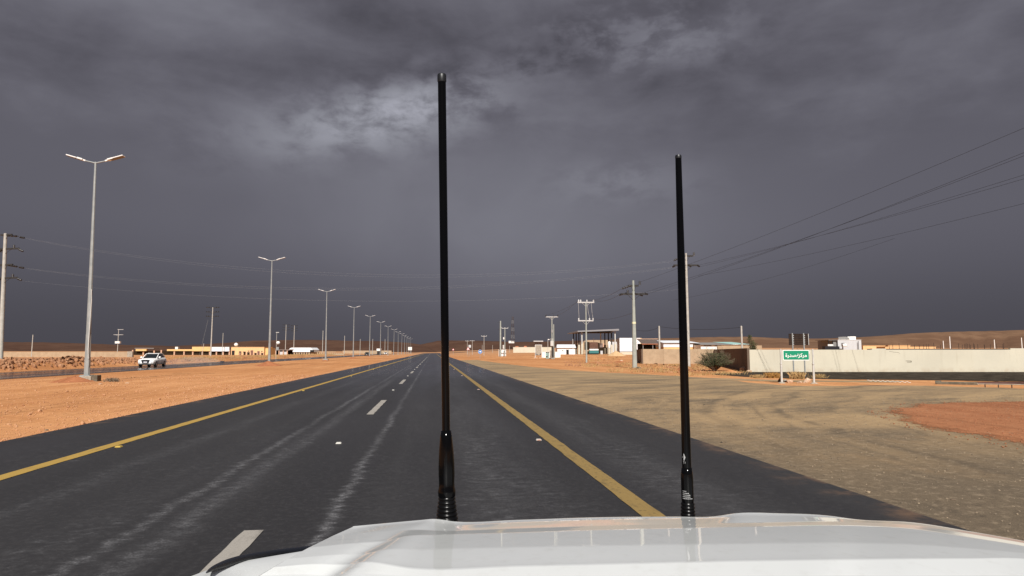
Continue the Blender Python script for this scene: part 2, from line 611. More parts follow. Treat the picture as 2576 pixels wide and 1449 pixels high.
def paint_line(name, c, dirt, spots=False):
    m = bpy.data.materials.new(name)
    m.use_nodes = True
    n = NT(m.node_tree)
    b = n.n['Principled BSDF']
    co = n.new('ShaderNodeTexCoord').outputs['Object']
    x, y, z = n.xyz(co)
    f = n.noise(n.comb(n.mul(x, 9), n.mul(y, 2.2), 0), 1.0, 6.0, 0.7)
    k = n.ss(f, .48, .76)
    cc = n.mix(n.mul(k, .75), c, dirt)
    cc = n.mix(n.mul(n.ss(n.noise(co, 70, 3, .7), .5, .75), .35), cc, dirt)
    if spots:
        sv = n.voronoi(co, 13.0)
        cc = n.mix(n.mul(n.ss(sv[0], .18, .3, 1.0, 0.0), .45), cc, (0.07, 0.055, 0.025))
    n.put(b.inputs['Base Color'], cc)
    b.inputs['Roughness'].default_value = 0.7
    n.put(b.inputs['Normal'], n.bump(n.noise(co, 60, 3, .7), .5, .006))
    return m


M_YEL1 = paint_line('worn_yellow_paint', (0.40, 0.255, 0.055), (0.21, 0.14, 0.045))
M_YEL2 = paint_line('dirty_yellow_paint', (0.26, 0.172, 0.055), (0.11, 0.078, 0.034), True)
M_WHT = paint_line('worn_white_paint', (0.33, 0.305, 0.27), (0.13, 0.12, 0.105))

M_GALV = mat('galvanised_steel', (0.36, 0.37, 0.36), 0.5, 0.25, var=(2.0, (0.28, 0.30, 0.30), .35, .65))
M_GALVP = mat('pale_galvanised_steel', (0.58, 0.57, 0.54), 0.5, 0.1, var=(6.0, (0.50, 0.49, 0.46), .35, .65))
M_LAMPWHT = mat('white_lamp_housing', (0.78, 0.77, 0.75), 0.4)
M_LENS = mat('lamp_lens', (0.15, 0.13, 0.11), 0.3)
M_CONC = mat('concrete', (0.36, 0.32, 0.26), 0.9, var=(5, (0.27, 0.23, 0.18), .4, .65), bump=(25, .4, .01))
M_DARKCONC = mat('dark_concrete', (0.10, 0.085, 0.06), 0.9, var=(7, (0.16, 0.13, 0.09), .4, .65), bump=(25, .4, .01))
M_POLEC = mat('concrete_pole', (0.46, 0.44, 0.40), 0.85, var=(3, (0.38, 0.36, 0.32), .35, .65))
M_POLEG = mat('painted_pole', (0.36, 0.38, 0.34), 0.6, var=(2, (0.30, 0.32, 0.29), .35, .65))
M_PALEBAND = mat('pale_band', (0.68, 0.66, 0.45), 0.7)
M_INSUL = mat('dark_insulator', (0.018, 0.014, 0.012), 0.35)
M_INSULW = mat('white_insulator', (0.75, 0.75, 0.74), 0.3)
M_ARMD = mat('dark_steel_arm', (0.022, 0.019, 0.017), 0.7, 0.0)
M_ARML = mat('pale_steel_arm', (0.52, 0.51, 0.49), 0.55, 0.2)
M_WIRE = mat('aluminium_wire', (0.22, 0.22, 0.23), 0.55, 0.3)
M_WIRED = mat('dark_wire', (0.012, 0.012, 0.013), 0.6)
M_CREAM = mat('cream_render', (0.575, 0.53, 0.42), 0.9, var=(0.5, (0.52, 0.475, 0.37), .35, .7, 6), bump=(12, .15, .01))
M_WHITE = mat('white_paint', (0.80, 0.79, 0.76), 0.7, var=(2, (0.72, 0.70, 0.66), .4, .7))
M_WHITEM = mat('white_sheet_metal', (0.80, 0.82, 0.84), 0.45, var=(1, (0.74, 0.76, 0.78), .4, .7))
M_GREYW = mat('grey_wall', (0.52, 0.53, 0.54), 0.85, var=(1.5, (0.46, 0.47, 0.48), .4, .7))
M_YELLOWW = mat('yellow_render', (0.72, 0.47, 0.20), 0.9, var=(1.2, (0.66, 0.42, 0.18), .4, .7))
M_ORANGEW = mat('orange_render', (0.74, 0.48, 0.24), 0.9, var=(1.2, (0.68, 0.43, 0.21), .4, .7))
M_PINKP = mat('pinkish_block', (0.56, 0.36, 0.25), 0.9, var=(2, (0.48, 0.30, 0.20), .4, .7))
M_BROWNP = mat('dark_brown_sheet', (0.026, 0.017, 0.010), 0.9, var=(1.5, (0.034, 0.021, 0.011), .4, .7), spec=.1)
M_DOOR = mat('maroon_door', (0.17, 0.08, 0.06), 0.7)
M_DARK = mat('dark_opening', (0.012, 0.010, 0.009), 0.9)
M_TILE = mat('red_roof_tile', (0.56, 0.20, 0.10), 0.8, var=(2, (0.46, 0.16, 0.08), .4, .7))
M_TEAL = mat('teal_roof', (0.32, 0.52, 0.48), 0.6)
M_GREYROOF = mat('grey_roof', (0.22, 0.21, 0.20), 0.7)
M_BROWNROOF = mat('brown_corrugated', (0.19, 0.145, 0.125), 0.7, var=(1.5, (0.15, 0.11, 0.095), .4, .7))
M_CANTOP = mat('canopy_fascia', (0.24, 0.235, 0.245), 0.6)
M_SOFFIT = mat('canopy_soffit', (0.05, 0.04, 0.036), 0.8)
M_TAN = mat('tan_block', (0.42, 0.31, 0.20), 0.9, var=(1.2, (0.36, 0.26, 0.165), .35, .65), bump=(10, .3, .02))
M_SHADEBLOCK = mat('shade_darkened_block', (0.140, 0.098, 0.070), 0.95, var=(1.2, (0.115, 0.080, 0.057), .35, .65), bump=(10, .3, .02))  # shade of the return and end walls put into a darker block colour
M_STONE = mat('pale_stone', (0.56, 0.40, 0.28), 0.92, var=(4, (0.46, 0.30, 0.19), .4, .65), bump=(14, .4, .03))
M_ROCK = mat('orange_rock', (0.40, 0.205, 0.105), 0.95, var=(1.7, (0.25, 0.11, 0.05), .35, .65), bump=(9, .5, .05))
M_GRASS = mat('dry_grass', (0.46, 0.30, 0.13), 0.95, var=(1.5, (0.34, 0.22, 0.09), .35, .65))
M_TWIG = mat('twig', (0.17, 0.12, 0.08), 0.95)
M_LEAF = mat('dusty_green_leaf', (0.062, 0.070, 0.022), 0.85, var=(3, (0.036, 0.044, 0.014), .4, .6))
M_LEAFG = mat('grey_green_leaf', (0.105, 0.088, 0.048), 0.9, var=(3, (0.07, 0.066, 0.033), .4, .6))
M_RUBBER = mat('black_rubber', (0.008, 0.008, 0.008), 0.6)
M_GLOSSBLK = mat('gloss_black', (0.002, 0.002, 0.0023), 0.12, spec=.18)
M_SATIN = mat('satin_black', (0.003, 0.003, 0.0033), 0.28, spec=.25)
M_CAP = mat('dark_grey_cap', (0.010, 0.011, 0.013), 0.42)
M_PRINT = mat('white_print', (0.36, 0.36, 0.36), 0.6)
M_CARW = mat('white_car_paint', (0.73, 0.752, 0.745), 0.42, var=(26.0, (0.675, 0.69, 0.675), .50, .78, 6), coat=1.0)
M_SUV = mat('white_suv_paint', (0.88, 0.88, 0.87), 0.5, coat=.3)
M_CARD = mat('dark_car_paint', (0.03, 0.035, 0.03), 0.4, coat=1.0)
M_GLASS = mat('dark_glass', (0.010, 0.014, 0.016), 0.05, spec=.6)
M_CHROME = mat('chrome', (0.6, 0.6, 0.6), 0.2, 1.0)
M_RIM = mat('alloy_rim', (0.30, 0.30, 0.31), 0.35, 0.6)
M_TRIM = mat('black_trim', (0.010, 0.012, 0.018), 0.45)
M_PLATE = mat('number_plate', (0.70, 0.68, 0.72), 0.5)
M_HEADL = mat('headlight_glass', (0.55, 0.57, 0.60), 0.12, spec=.6)
M_SIGNG = mat('sign_green', (0.002, 0.235, 0.125), 0.45)
M_SIGNW = mat('sign_white', (0.80, 0.80, 0.79), 0.5)
M_SIGNB = mat('sign_blue', (0.01, 0.16, 0.48), 0.45)
M_SIGNR = mat('sign_red', (0.55, 0.03, 0.03), 0.45)
M_SIGNBACK = mat('sign_back_brown', (0.028, 0.018, 0.014), 0.9, var=(6, (0.036, 0.024, 0.019), .4, .6), spec=.1)
M_TRUCK = mat('truck_teal', (0.035, 0.17, 0.17), 0.45)
M_LOAD = mat('brown_tarp', (0.13, 0.068, 0.045), 0.9, var=(1.3, (0.10, 0.05, 0.035), .4, .6))
M_RUST = mat('rusty_steel', (0.07, 0.04, 0.028), 0.9)
M_STUD = mat('stud_white', (0.70, 0.68, 0.62), 0.5)
M_STUDY = mat('stud_yellow', (0.58, 0.40, 0.08), 0.5)
M_REFL = mat('stud_reflector', (0.45, 0.14, 0.06), 0.25)


M_MASTD = mat('mast_dark', (0.075, 0.06, 0.062), .8)
M_MASTL = mat('mast_light', (0.17, 0.165, 0.17), .8)


def wall_mat():
    m = bpy.data.materials.new('cream_wall_render')
    m.use_nodes = True
    n = NT(m.node_tree)
    b = n.n['Principled BSDF']
    co = n.new('ShaderNodeTexCoord').outputs['Object']
    x, y, z = n.xyz(co)
    c = n.mix(n.ss(n.noise(co, .35, 5, .55), .35, .68), (0.585, 0.535, 0.42), (0.53, 0.485, 0.385))
    run = n.noise(n.comb(n.mul(x, 3.5), 0, n.mul(z, .35)), 1.0, 6.0, .65)
    c = n.mix(n.mul(n.ss(run, .52, .75), n.ss(z, .2, 1.7, .2, .6)), c, (0.44, 0.385, 0.29))
    sp = n.mul(n.ss(z, .5, -.02), n.ss(n.noise(co, 2.2, 7, .7), .36, .66))
    c = n.mix(n.mul(sp, .5), c, (0.40, 0.29, 0.19))
    pn = n.new('ShaderNodeTexWhiteNoise', noise_dimensions='1D')
    n.put(pn.inputs['W'], n.math('FLOOR', n.div(x, 3.9)))
    c = n.mix(n.mul(pn.outputs[0], .16), c, (0.62, 0.585, 0.49))
    n.put(b.inputs['Base Color'], c)
    b.inputs['Roughness'].default_value = .92
    n.put(b.inputs['Normal'], n.bump(n.noise(co, 5, 7, .65), .35, .02))
    return m


M_CWALL = wall_mat()


def hill_mat(name, a, b_, c_):
    m = bpy.data.materials.new(name)
    m.use_nodes = True
    n = NT(m.node_tree)
    b = n.n['Principled BSDF']
    co = n.new('ShaderNodeTexCoord').outputs['Object']
    f = n.noise(n.scale(co, (1, 1, 4)), 0.012, 8.0, 0.65, 0.4)
    g = n.noise(co, 0.09, 6.0, 0.7)
    c = n.mix(n.ss(f, .38, .62), a, b_)
    c = n.mix(n.mul(n.ss(g, .5, .7), .5), c, c_)
    n.put(b.inputs['Base Color'], c)
    b.inputs['Roughness'].default_value = 1.0
    b.inputs['Specular IOR Level'].default_value = 0.05
    n.put(b.inputs['Normal'], n.bump(f, .6, 6.0))
    return m


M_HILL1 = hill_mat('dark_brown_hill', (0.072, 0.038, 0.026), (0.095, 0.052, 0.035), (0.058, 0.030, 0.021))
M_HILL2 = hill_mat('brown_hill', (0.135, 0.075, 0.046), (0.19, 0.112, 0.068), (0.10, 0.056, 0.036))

# ================================================================== THE SETTING
ROAD_L, ROAD_R = -7.55, 4.75
OPP_R, OPP_L = -30.8, -41.2
XS = sorted(set([-4200, -2600, -1600, -1000, -650, -450, -320, -230, -170, -130, -100, -82, -70, -62, -56, -52, -49.5, -48, -47, -46, -45,
                 -44.3, -43.6, -43, -42.4, -41.8, OPP_L, -38, -35, -33, OPP_R, -29, -27, -25, -23, -21, -19, -17, -15, -13, -11.5, -10, -9, -8.5,
                 ROAD_L, -5, -2, 1, ROAD_R, 8, 12, 18, 25, 33, 42, 55, 70, 90, 115, 145, 180, 230, 300, 400, 550, 800, 1200, 1800, 2800, 4200]))
YS = [-400, -150, -60, -25, -10, 0]
y_ = 0.0
while y_ < 60: y_ += 3.0; YS.append(y_)
while y_ < 140: y_ += 4.0; YS.append(y_)
while y_ < 460: y_ += 8.0; YS.append(y_)
while y_ < 1000: y_ += 27.0; YS.append(y_)
YS += [1200, 1500, 2000, 2800, 4200]
gm = MB()
gm.grid([[(x, y, Tz(x, y)) for x in XS] for y in YS])
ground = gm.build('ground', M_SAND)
tag(ground, kind='structure')


def strip(name, material, x0, x1, y0, y1, dz, parent=None):
    xs = [x for x in XS if x0 - 1e-6 <= x <= x1 + 1e-6]
    ys = [y for y in YS if y0 <= y <= y1]
    mb = MB().grid([[(x, y, Tz(x, y) + dz) for x in xs] for y in ys])
    return mb.build(name, material, parent)


road = tag(strip('road', M_ASPHALT, ROAD_L, ROAD_R, -60, 460, 0.016), kind='structure')
opp = tag(strip('opposite_road', M_ASPHALT, OPP_L, OPP_R, -60, 460, 0.016), kind='structure')


def bend(name, xa, xb, dz, material, parent=None, lift=0.12):
    """the carriageway's far stretch, bending right and climbing"""
    rows = []
    for k in range(41):
        s = k / 40
        y = 460 + 520 * s - 90 * s * s
        off = 330 * s ** 2.2
        ang = math.atan2(330 * 2.2 * s ** 1.2, 520 - 180 * s)
        row = []
        for j in range(5):
            x = xa + (xb - xa) * j / 4
            px_, py_ = x * math.cos(ang) + off, y - x * math.sin(ang)
            row.append((px_, py_, Tz(px_, py_) + dz + lift * min(1, s * 12)))
        rows.append(row)
    return MB().grid(rows).build(name, material, parent)


tag(bend('road', ROAD_L, ROAD_R, 0.016, M_ASPHALT), kind='structure')
tag(bend('opposite_road', OPP_L, OPP_R, 0.016, M_ASPHALT), kind='structure')

# painted markings, 4 mm above the asphalt
def flat(x0, x1, y0, y1, z, name, material, parent, seg=1, jit=0.0, rng=None):
    rows = []
    for k in range(seg + 1):
        y = y0 + (y1 - y0) * k / seg
        j = (lambda: rng.uniform(-jit, jit)) if rng else (lambda: 0)
        rows.append([(x0 + j(), y, z), ((x0 + x1) / 2, y, z), (x1 + j(), y, z)])
    return MB().grid(rows).build(name, material, parent)


rg = random.Random(3)
flat(-5.49, -5.27, -20, 460, 0.021, 'edge_line', M_YEL1, road, 1600, .008, rg)
flat(2.02, 2.24, -20, 460, 0.021, 'edge_line', M_YEL2, road, 1600, .008, rg)
k = 0
y0 = 1.3
while y0 < 450:
    flat(-1.645, -1.475, y0, y0 + 4.9, 0.021, 'lane_dash', M_WHT, road, 30, .007, rg)
    y0 += 15.65
tag(road, kind='structure')
bend('edge_line', -5.49, -5.27, 0.03, M_YEL1, road)
bend('edge_line', 2.02, 2.24, 0.03, M_YEL2, road)
for x0 in (-39.4, -32.6):
    rows = [[(x0 + a, y, Tz(x0 + a, y) + 0.021) for a in (0, .18)] for y in YS if -20 <= y <= 460]
    MB().grid(rows).build('edge_line', M_WHT, opp)


def smooth_poly(pts, n=6, jit=0.0, rng=None):
    """closed Catmull-Rom outline with a rough edge"""
    out = []
    N = len(pts)
    for i in range(N):
        p0, p1, p2, p3 = (Vector(pts[(i + k) % N][:2]) for k in (-1, 0, 1, 2))
        m = max(n, int((p2 - p1).length / 0.8)) if jit else n
        m = min(m, 60)
        for k in range(m):
            t = k / m
            q = 0.5 * ((2 * p1) + (p2 - p0) * t + (2 * p0 - 5 * p1 + 4 * p2 - p3) * t * t + (3 * p1 - p0 - 3 * p2 + p3) * t ** 3)
            if rng:
                q = q + Vector((rng.uniform(-jit, jit), rng.uniform(-jit, jit)))
            out.append(q)
    return out


def sheet(name, material, pts, z, jit=0.12, straight=False, seed=1, parent=None):
    rng = random.Random(seed)
    poly = [Vector(p[:2]) for p in pts] if straight else smooth_poly(pts, 6, jit, rng)
    bm = bmesh.new()
    vs = [bm.verts.new((p.x, p.y, z)) for p in poly]
    f = bm.faces.new(vs)
    bm.normal_update()
    if f.normal.z < 0:
        f.normal_flip()
    bmesh.ops.triangulate(bm, faces=bm.faces[:])
    me = bpy.data.meshes.new(name)
    bm.to_mesh(me)
    bm.free()
    me.materials.append(material)
    o = bpy.data.objects.new(name, me)
    COL.objects.link(o)
    if parent:
        o.parent = parent
    return o


# dusty old asphalt apron on the right, and what lies on it
E = 4.752
rng = random.Random(11)
ap = [Vector((E, -12)), Vector((E, 118))]
top = [(1200, 905.5), (1216, 908), (1262, 914), (1325, 922), (1410, 930), (1509, 936.5), (1600, 941), (1700, 946), (1800, 952), (1900, 964), (1990, 971),
       (2080, 972), (2200, 969), (2330, 971), (2450, 974), (2576, 978), (2800, 984)]
edge = [gnd(u, v).xy for u, v in top]
fine = []
for a, b in zip(edge[:-1], edge[1:]):
    m = max(2, int((b - a).length / 0.7))
    for k in range(min(m, 60)):
        q = a.lerp(b, k / m)
        fine.append(q + Vector((rng.uniform(-.15, .15), rng.uniform(-.25, .25))))
ap += fine + [Vector((75, 14)), Vector((75, -12))]
tag(sheet('side_road_apron', M_LOT, ap, 0.008, straight=True), kind='structure')
rp = [gnd(u, v).xy for u, v in ((2236, 1036), (2290, 1022), (2360, 1016), (2450, 1013.5), (2576, 1011), (2750, 1009), (3000, 1030), (3000, 1150), (2760, 1165),
                               (2650, 1135), (2576, 1117), (2500, 1104), (2420, 1090), (2340, 1073), (2280, 1056))]
rpv = [Vector(p) for p in rp]


def inside(q):
    c = False
    for i in range(len(rpv)):
        a, b = rpv[i], rpv[i - 1]
        if (a.y > q.y) != (b.y > q.y) and q.x < (b.x - a.x) * (q.y - a.y) / (b.y - a.y) + a.x:
            c = not c
    return c


def edge_dist(q):
    best = 1e9
    for i in range(len(rpv)):
        a, b = rpv[i - 1], rpv[i]
        t = max(0, min(1, (q - a).dot(b - a) / max(1e-9, (b - a).length_squared)))
        best = min(best, (q - a.lerp(b, t)).length)
    return best if inside(q) else -best


# the soil thins out raggedly over the old asphalt: coverage follows the distance to the patch's outline
x0_, x1_ = min(p.x for p in rpv) - 1.6, max(p.x for p in rpv) + 1.2
y0_, y1_ = min(p.y for p in rpv) - 1.4, max(p.y for p in rpv) + 1.6
NX, NY = 70, 56
rows, sds = [], []
for j in range(NY + 1):
    row = []
    for i in range(NX + 1):
        q = Vector((x0_ + (x1_ - x0_) * i / NX, y0_ + (y1_ - y0_) * j / NY))
        row.append((q.x, q.y, .014))
        sds.append(edge_dist(q))
    rows.append(row)
red = tag(MB().grid(rows).build('red_soil_patch', M_REDSOIL), kind='structure')
at_ = red.data.attributes.new('cover', 'FLOAT', 'POINT')
at_.data.foreach_set('value', sds)
n_ = NT(M_REDSOIL.node_tree)
an = n_.new('ShaderNodeAttribute', attribute_name='cover')
con = n_.new('ShaderNodeTexCoord').outputs['Object']
msk = n_.add(an.outputs['Fac'], n_.add(n_.mul(n_.sub(n_.noise(con, .9, 4, .6), .5), 1.6), n_.mul(n_.sub(n_.noise(con, 9.0, 9, .8), .5), 2.4)))
msk = n_.ss(msk, -.12, .12)
tr_ = n_.new('ShaderNodeBsdfTransparent')
mx_ = n_.new('ShaderNodeMixShader')
n_.l.new(msk, mx_.inputs[0])
n_.l.new(tr_.outputs[0], mx_.inputs[1])
n_.l.new(n_.n['Principled BSDF'].outputs[0], mx_.inputs[2])
n_.l.new(mx_.outputs[0], n_.n['Material Output'].inputs[0])
gp = [gnd(u, v).xy for u, v in ((1790, 941), (1850, 938), (1888, 935.6), (2138, 933), (2400, 931), (2576, 931), (2900, 931), (2900, 966), (2576, 960), (2400, 957.5), (2260, 956),
                               (2138, 955), (2040, 953), (1960, 951.5), (1870, 948))]
tag(sheet('dark_gravel_strip', M_GRAVEL, gp, 0.009, jit=.12, seed=6), kind='structure')
tp = [gnd(u, v).xy for u, v in ((1700, 949), (1850, 952.5), (1960, 956), (2100, 957.5), (2250, 958), (2250, 962), (2100, 961), (1960, 960), (1850, 957), (1700, 951.5))]
tag(sheet('packed_path', M_LOT, tp, 0.005, jit=.08, seed=8), kind='structure')
mp = [gnd(u, v).xy for u, v in ((2370, 964.5), (2460, 961.5), (2576, 960.8), (2760, 962), (2760, 968), (2576, 966.5), (2470, 966))]
tag(sheet('red_mud_strip', M_REDMUD, mp, 0.013, jit=.05, seed=9), kind='structure')


# hills on the skyline: ridge given as (column, top row), built as solid ridges with slopes on both sides
def hill(name, ridge, depth, material, seed, base_v=886, width=320):
    rng = np.random.RandomState(seed)
    us = np.linspace(ridge[0][0], ridge[-1][0], 160)
    vs = np.interp(us, [r[0] for r in ridge], [r[1] for r in ridge])
    ph = rng.uniform(0, 6.28, 6)
    rows = []
    prof = [(-1.0, 0.0), (-.8, .18), (-.6, .42), (-.42, .66), (-.26, .84), (-.12, .96), (0.0, 1.0), (.2, .93), (.6, .5), (1.2, -.2)]
    for (a, hgt) in prof:
        row = []
        for i, (u, v) in enumerate(zip(us, vs)):
            jig = sum(math.sin(u * w + ph[k]) for k, w in enumerate((.021, .047, .083, .13, .21, .33))) / 6
            d = depth + a * width * (1 + .25 * math.sin(u * .01 + ph[0])) + (jig * 14 if -1 < a < 0 else 0)
            p = at(u, v + jig * .8, depth)
            q = at(u, HOR, d)
            zb = 0.5 if hgt < 1 else 0
            z = p.z * hgt + (1 - hgt) * 0.5 + (jig * .025 * p.z if 0 < hgt < 1 else 0)
            row.append((q.x, q.y, z if a > -1 else -3.0))
        rows.append(row)
    return tag(MB().grid(rows).build(name, material), kind='structure')


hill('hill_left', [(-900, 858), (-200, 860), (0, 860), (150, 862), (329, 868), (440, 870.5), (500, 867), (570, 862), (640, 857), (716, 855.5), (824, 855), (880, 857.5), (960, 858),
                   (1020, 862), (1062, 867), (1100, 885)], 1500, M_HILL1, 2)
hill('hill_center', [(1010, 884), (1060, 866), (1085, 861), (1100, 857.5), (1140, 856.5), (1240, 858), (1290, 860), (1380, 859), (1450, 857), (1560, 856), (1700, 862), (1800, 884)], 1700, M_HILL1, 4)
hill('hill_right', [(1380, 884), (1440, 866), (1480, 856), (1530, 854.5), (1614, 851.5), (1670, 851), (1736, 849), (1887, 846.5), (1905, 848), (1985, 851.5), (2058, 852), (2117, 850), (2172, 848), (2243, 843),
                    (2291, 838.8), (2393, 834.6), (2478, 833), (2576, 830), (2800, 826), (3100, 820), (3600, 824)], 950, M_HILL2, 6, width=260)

# ================================================================== OWN VEHICLE (bonnet, wing, flare) AND ITS TWO AERIALS
VX = 0.47                                      # the vehicle's centre line
veh = thing('off_road_vehicle', 'white off-road vehicle whose bonnet fills the bottom of the view', 'vehicle', (VX, 1.4, 0))
VO = Vector((VX, 1.4, 0))
HR = [  # rows front -> back, columns left -> right, each (u, v, Y)
    [(892, 1323.5, 1.80), (990, 1314.5, 1.90), (1060, 1308.2, 1.945), (1092, 1305.4, 1.955), (1146, 1312, 1.965), (1300, 1308, 2.00), (1509, 1301.5, 2.02), (1700, 1300, 2.02), (1795, 1299.6, 2.01),
     (1853, 1291, 2.0), (1960, 1291.5, 1.98), (2081, 1297, 1.95), (2159, 1307, 1.92), (2296, 1314, 1.85), (2441, 1336.6, 1.72), (2576, 1360.6, 1.60), (2760, 1400, 1.42)],
    [(835, 1349, 1.66), (940, 1338, 1.72), (1000, 1335, 1.75), (1040, 1333, 1.77), (1110, 1335.5, 1.78), (1300, 1330, 1.80), (1509, 1323, 1.82), (1700, 1319, 1.82), (1795, 1317, 1.82),
     (1853, 1316, 1.82), (1960, 1314, 1.82), (2081, 1312, 1.82), (2159, 1314, 1.83), (2296, 1321, 1.78), (2441, 1343, 1.66), (2576, 1366, 1.55), (2760, 1404, 1.39)],
    [(776, 1378, 1.52), (900, 1366, 1.57), (962, 1362, 1.60), (1018, 1349, 1.64), (1100, 1345, 1.68), (1300, 1339.5, 1.70), (1509, 1332.5, 1.72), (1700, 1328, 1.72), (1795, 1326, 1.72),
     (1853, 1325, 1.72), (1960, 1323, 1.72), (2081, 1321, 1.72), (2159, 1322, 1.72), (2296, 1330, 1.68), (2441, 1352, 1.57), (2576, 1374, 1.48), (2760, 1410, 1.34)],
    [(724, 1406, 1.40), (845, 1396, 1.42), (905, 1394, 1.43), (960, 1384, 1.45), (1060, 1382, 1.46), (1300, 1377, 1.48), (1509, 1373, 1.49), (1700, 1370, 1.49), (1795, 1369, 1.49),
     (1853, 1368, 1.49), (1960, 1367, 1.49), (2081, 1366, 1.49), (2159, 1367, 1.49), (2296, 1370, 1.47), (2441, 1380, 1.43), (2576, 1392, 1.39), (2760, 1418, 1.29)],
    [(688, 1427, 1.32), (800, 1419, 1.33), (862, 1421, 1.33), (920, 1414, 1.34), (1040, 1432, 1.265), (1300, 1426, 1.265), (1509, 1421, 1.265), (1700, 1416, 1.265), (1795, 1414, 1.265),
     (1853, 1412.5, 1.265), (1960, 1411, 1.265), (2081, 1409, 1.265), (2159, 1408, 1.265), (2296, 1406, 1.265), (2441, 1405, 1.265), (2576, 1405, 1.27), (2760, 1425, 1.22)],
    [(652, 1449, 1.25), (765, 1445, 1.25), (822, 1448, 1.25), (885, 1442, 1.25), (1020, 1449, 1.215), (1300, 1449, 1.20), (1509, 1449, 1.19), (1700, 1449, 1.18), (1795, 1449, 1.18),
     (1853, 1449, 1.175), (1960, 1449, 1.17), (2081, 1449, 1.165), (2159, 1449, 1.16), (2296, 1449, 1.155), (2441, 1449, 1.15), (2576, 1450, 1.15), (2760, 1462, 1.12)],
]
# distances of the rows follow from the bonnet's forward tilt (degrees) between one row and the next
TILT = [6.6, 9.0, 6.6, 4.6, -3.5]
for j in range(len(HR[0])):
    Yc = HR[1][j][2]
    sl = lambda u, v: EYE - atY(u, v, 1.0).z
    for i, tl_ in enumerate(TILT):
        if i == 0: continue
        s0, s1 = sl(*HR[i][j][:2]), sl(*HR[i + 1][j][:2])
        tt = math.tan(R(tl_ - (2.5 if j < 3 else 0)))
        Yc *= (s0 - tt) / (s1 - tt)
        HR[i + 1][j] = (HR[i + 1][j][0], HR[i + 1][j][1], Yc)
ctrl = [[atY(*p) for p in r] for r in HR]
back = [Vector((p.x - (.03 if j < 4 else 0), p.y - .35, p.z - .004)) for j, p in enumerate(ctrl[-1])]
lip = [Vector((p.x, p.y + .018, p.z - .030)) for p in ctrl[0]]
lip2 = [Vector((p.x, p.y + .022, p.z - .16)) for p in ctrl[0]]
ctrl = [lip2, lip] + ctrl + [back]


def catmull(p0, p1, p2, p3, t):
    return 0.5 * ((2 * p1) + (p2 - p0) * t + (2 * p0 - 5 * p1 + 4 * p2 - p3) * t * t + (3 * p1 - p0 - 3 * p2 + p3) * t ** 3)


def refine(row, n):
    """chord-aware interpolation (finite differences) so unequal spacing does not overshoot"""
    out = []
    N = len(row)
    L = [0.0]
    for i in range(1, N):
        L.append(L[-1] + max(1e-4, (row[i] - row[i - 1]).length))
    tan = []
    for i in range(N):
        if i == 0: tan.append((row[1] - row[0]) / (L[1] - L[0]))
        elif i == N - 1: tan.append((row[-1] - row[-2]) / (L[-1] - L[-2]))
        else:
            h0, h1 = L[i] - L[i - 1], L[i + 1] - L[i]
            d0, d1 = (row[i] - row[i - 1]) / h0, (row[i + 1] - row[i]) / h1
            tan.append((d0 * h1 + d1 * h0) / (h0 + h1))
    for i in range(N - 1):
        h = L[i + 1] - L[i]
        for k in range(n):
            t = k / n
            a, b = 2 * t ** 3 - 3 * t ** 2 + 1, t ** 3 - 2 * t ** 2 + t
            c, d_ = -2 * t ** 3 + 3 * t ** 2, t ** 3 - t ** 2
            out.append(row[i] * a + tan[i] * (h * b) + row[i + 1] * c + tan[i + 1] * (h * d_))
    out.append(row[-1])
    return out


rows = [refine(r, 7) for r in ctrl]
def crisp(seq):
    """near-flat panels with tight rounding at each row"""
    out = [seq[0]]
    for i in range(1, len(seq)):
        a, b = seq[i - 1], seq[i]
        if i >= 3:
            out += [a.lerp(b, .14), a.lerp(b, .86)]
        out.append(b)
    return out


cols = [refine(crisp([rows[i][j] for i in range(len(rows))]), 3) for j in range(len(rows[0]))]
surf = [[cols[j][i] - VO for j in range(len(cols))] for i in range(len(cols[0]))]
MB().grid(surf, True, True).build('bonnet', M_CARW, veh)

# hood side skirt (left), wing and flare
side = [c - VO for c in cols[0]]
MB().grid([side, [p + Vector((-.004, 0, -.012)) for p in side], [p + Vector((.012, 0, -.03)) for p in side], [p + Vector((.015, 0, -.12)) for p in side]], True, False).build('bonnet_edge', M_CARW, veh)
MB().tube([p + Vector((-.009, 0, -.010)) for p in side[6:]], .0045, 6).build('panel_gap', M_TRIM, veh)
wo = [atY(u, v, Y) for u, v, Y in ((440, 1466, 1.14), (482, 1449, 1.20), (545, 1427.5, 1.30), (606, 1413, 1.385), (690, 1398, 1.49), (776, 1384, 1.59), (840, 1374, 1.68))]
wi = []
for p in wo:
    # inner edge tucked under the bonnet
    j = min(range(len(cols[0])), key=lambda i: abs(cols[0][i].y - p.y))
    q = cols[0][j]
    wi.append(Vector((q.x + .02, p.y, q.z - .055)))
wrow = []
for a, b in zip(refine(wo, 5), refine(wi, 5)):
    mid1 = a.lerp(b, .33) + Vector((0, 0, .010))
    mid2 = a.lerp(b, .66) + Vector((0, 0, .010))
    wrow.append([a - VO, mid1 - VO, mid2 - VO, b - VO])
MB().grid(wrow, True, True).build('front_wing', M_CARW, veh)
wside = [[r[0] for r in wrow], [r[0] + Vector((-.03, 0, -.03)) for r in wrow], [r[0] + Vector((-.05, 0, -.45)) for r in wrow]]
MB().grid(wside, True, False).build('wing_side', M_CARW, veh)
fl = refine([atY(u, v, Y) for u, v, Y in ((520, 1440, 1.22), (534, 1431, 1.26), (558, 1422, 1.31), (610, 1406, 1.40), (690, 1392, 1.52), (775, 1382, 1.63), (850, 1374, 1.73))], 6)
MB().tube([p - VO for p in fl], [.0015 + .0062 * min(1, i / 14) for i in range(len(fl))], 10).build('wheel_arch_flare', M_TRIM, veh)
front = [c - VO for c in rows[0]]
MB().grid([front, [p + Vector((0, .03, -.04)) for p in front], [p + Vector((0, .05, -.45)) for p in front]], True, False).build('front_grille', M_TRIM, veh)
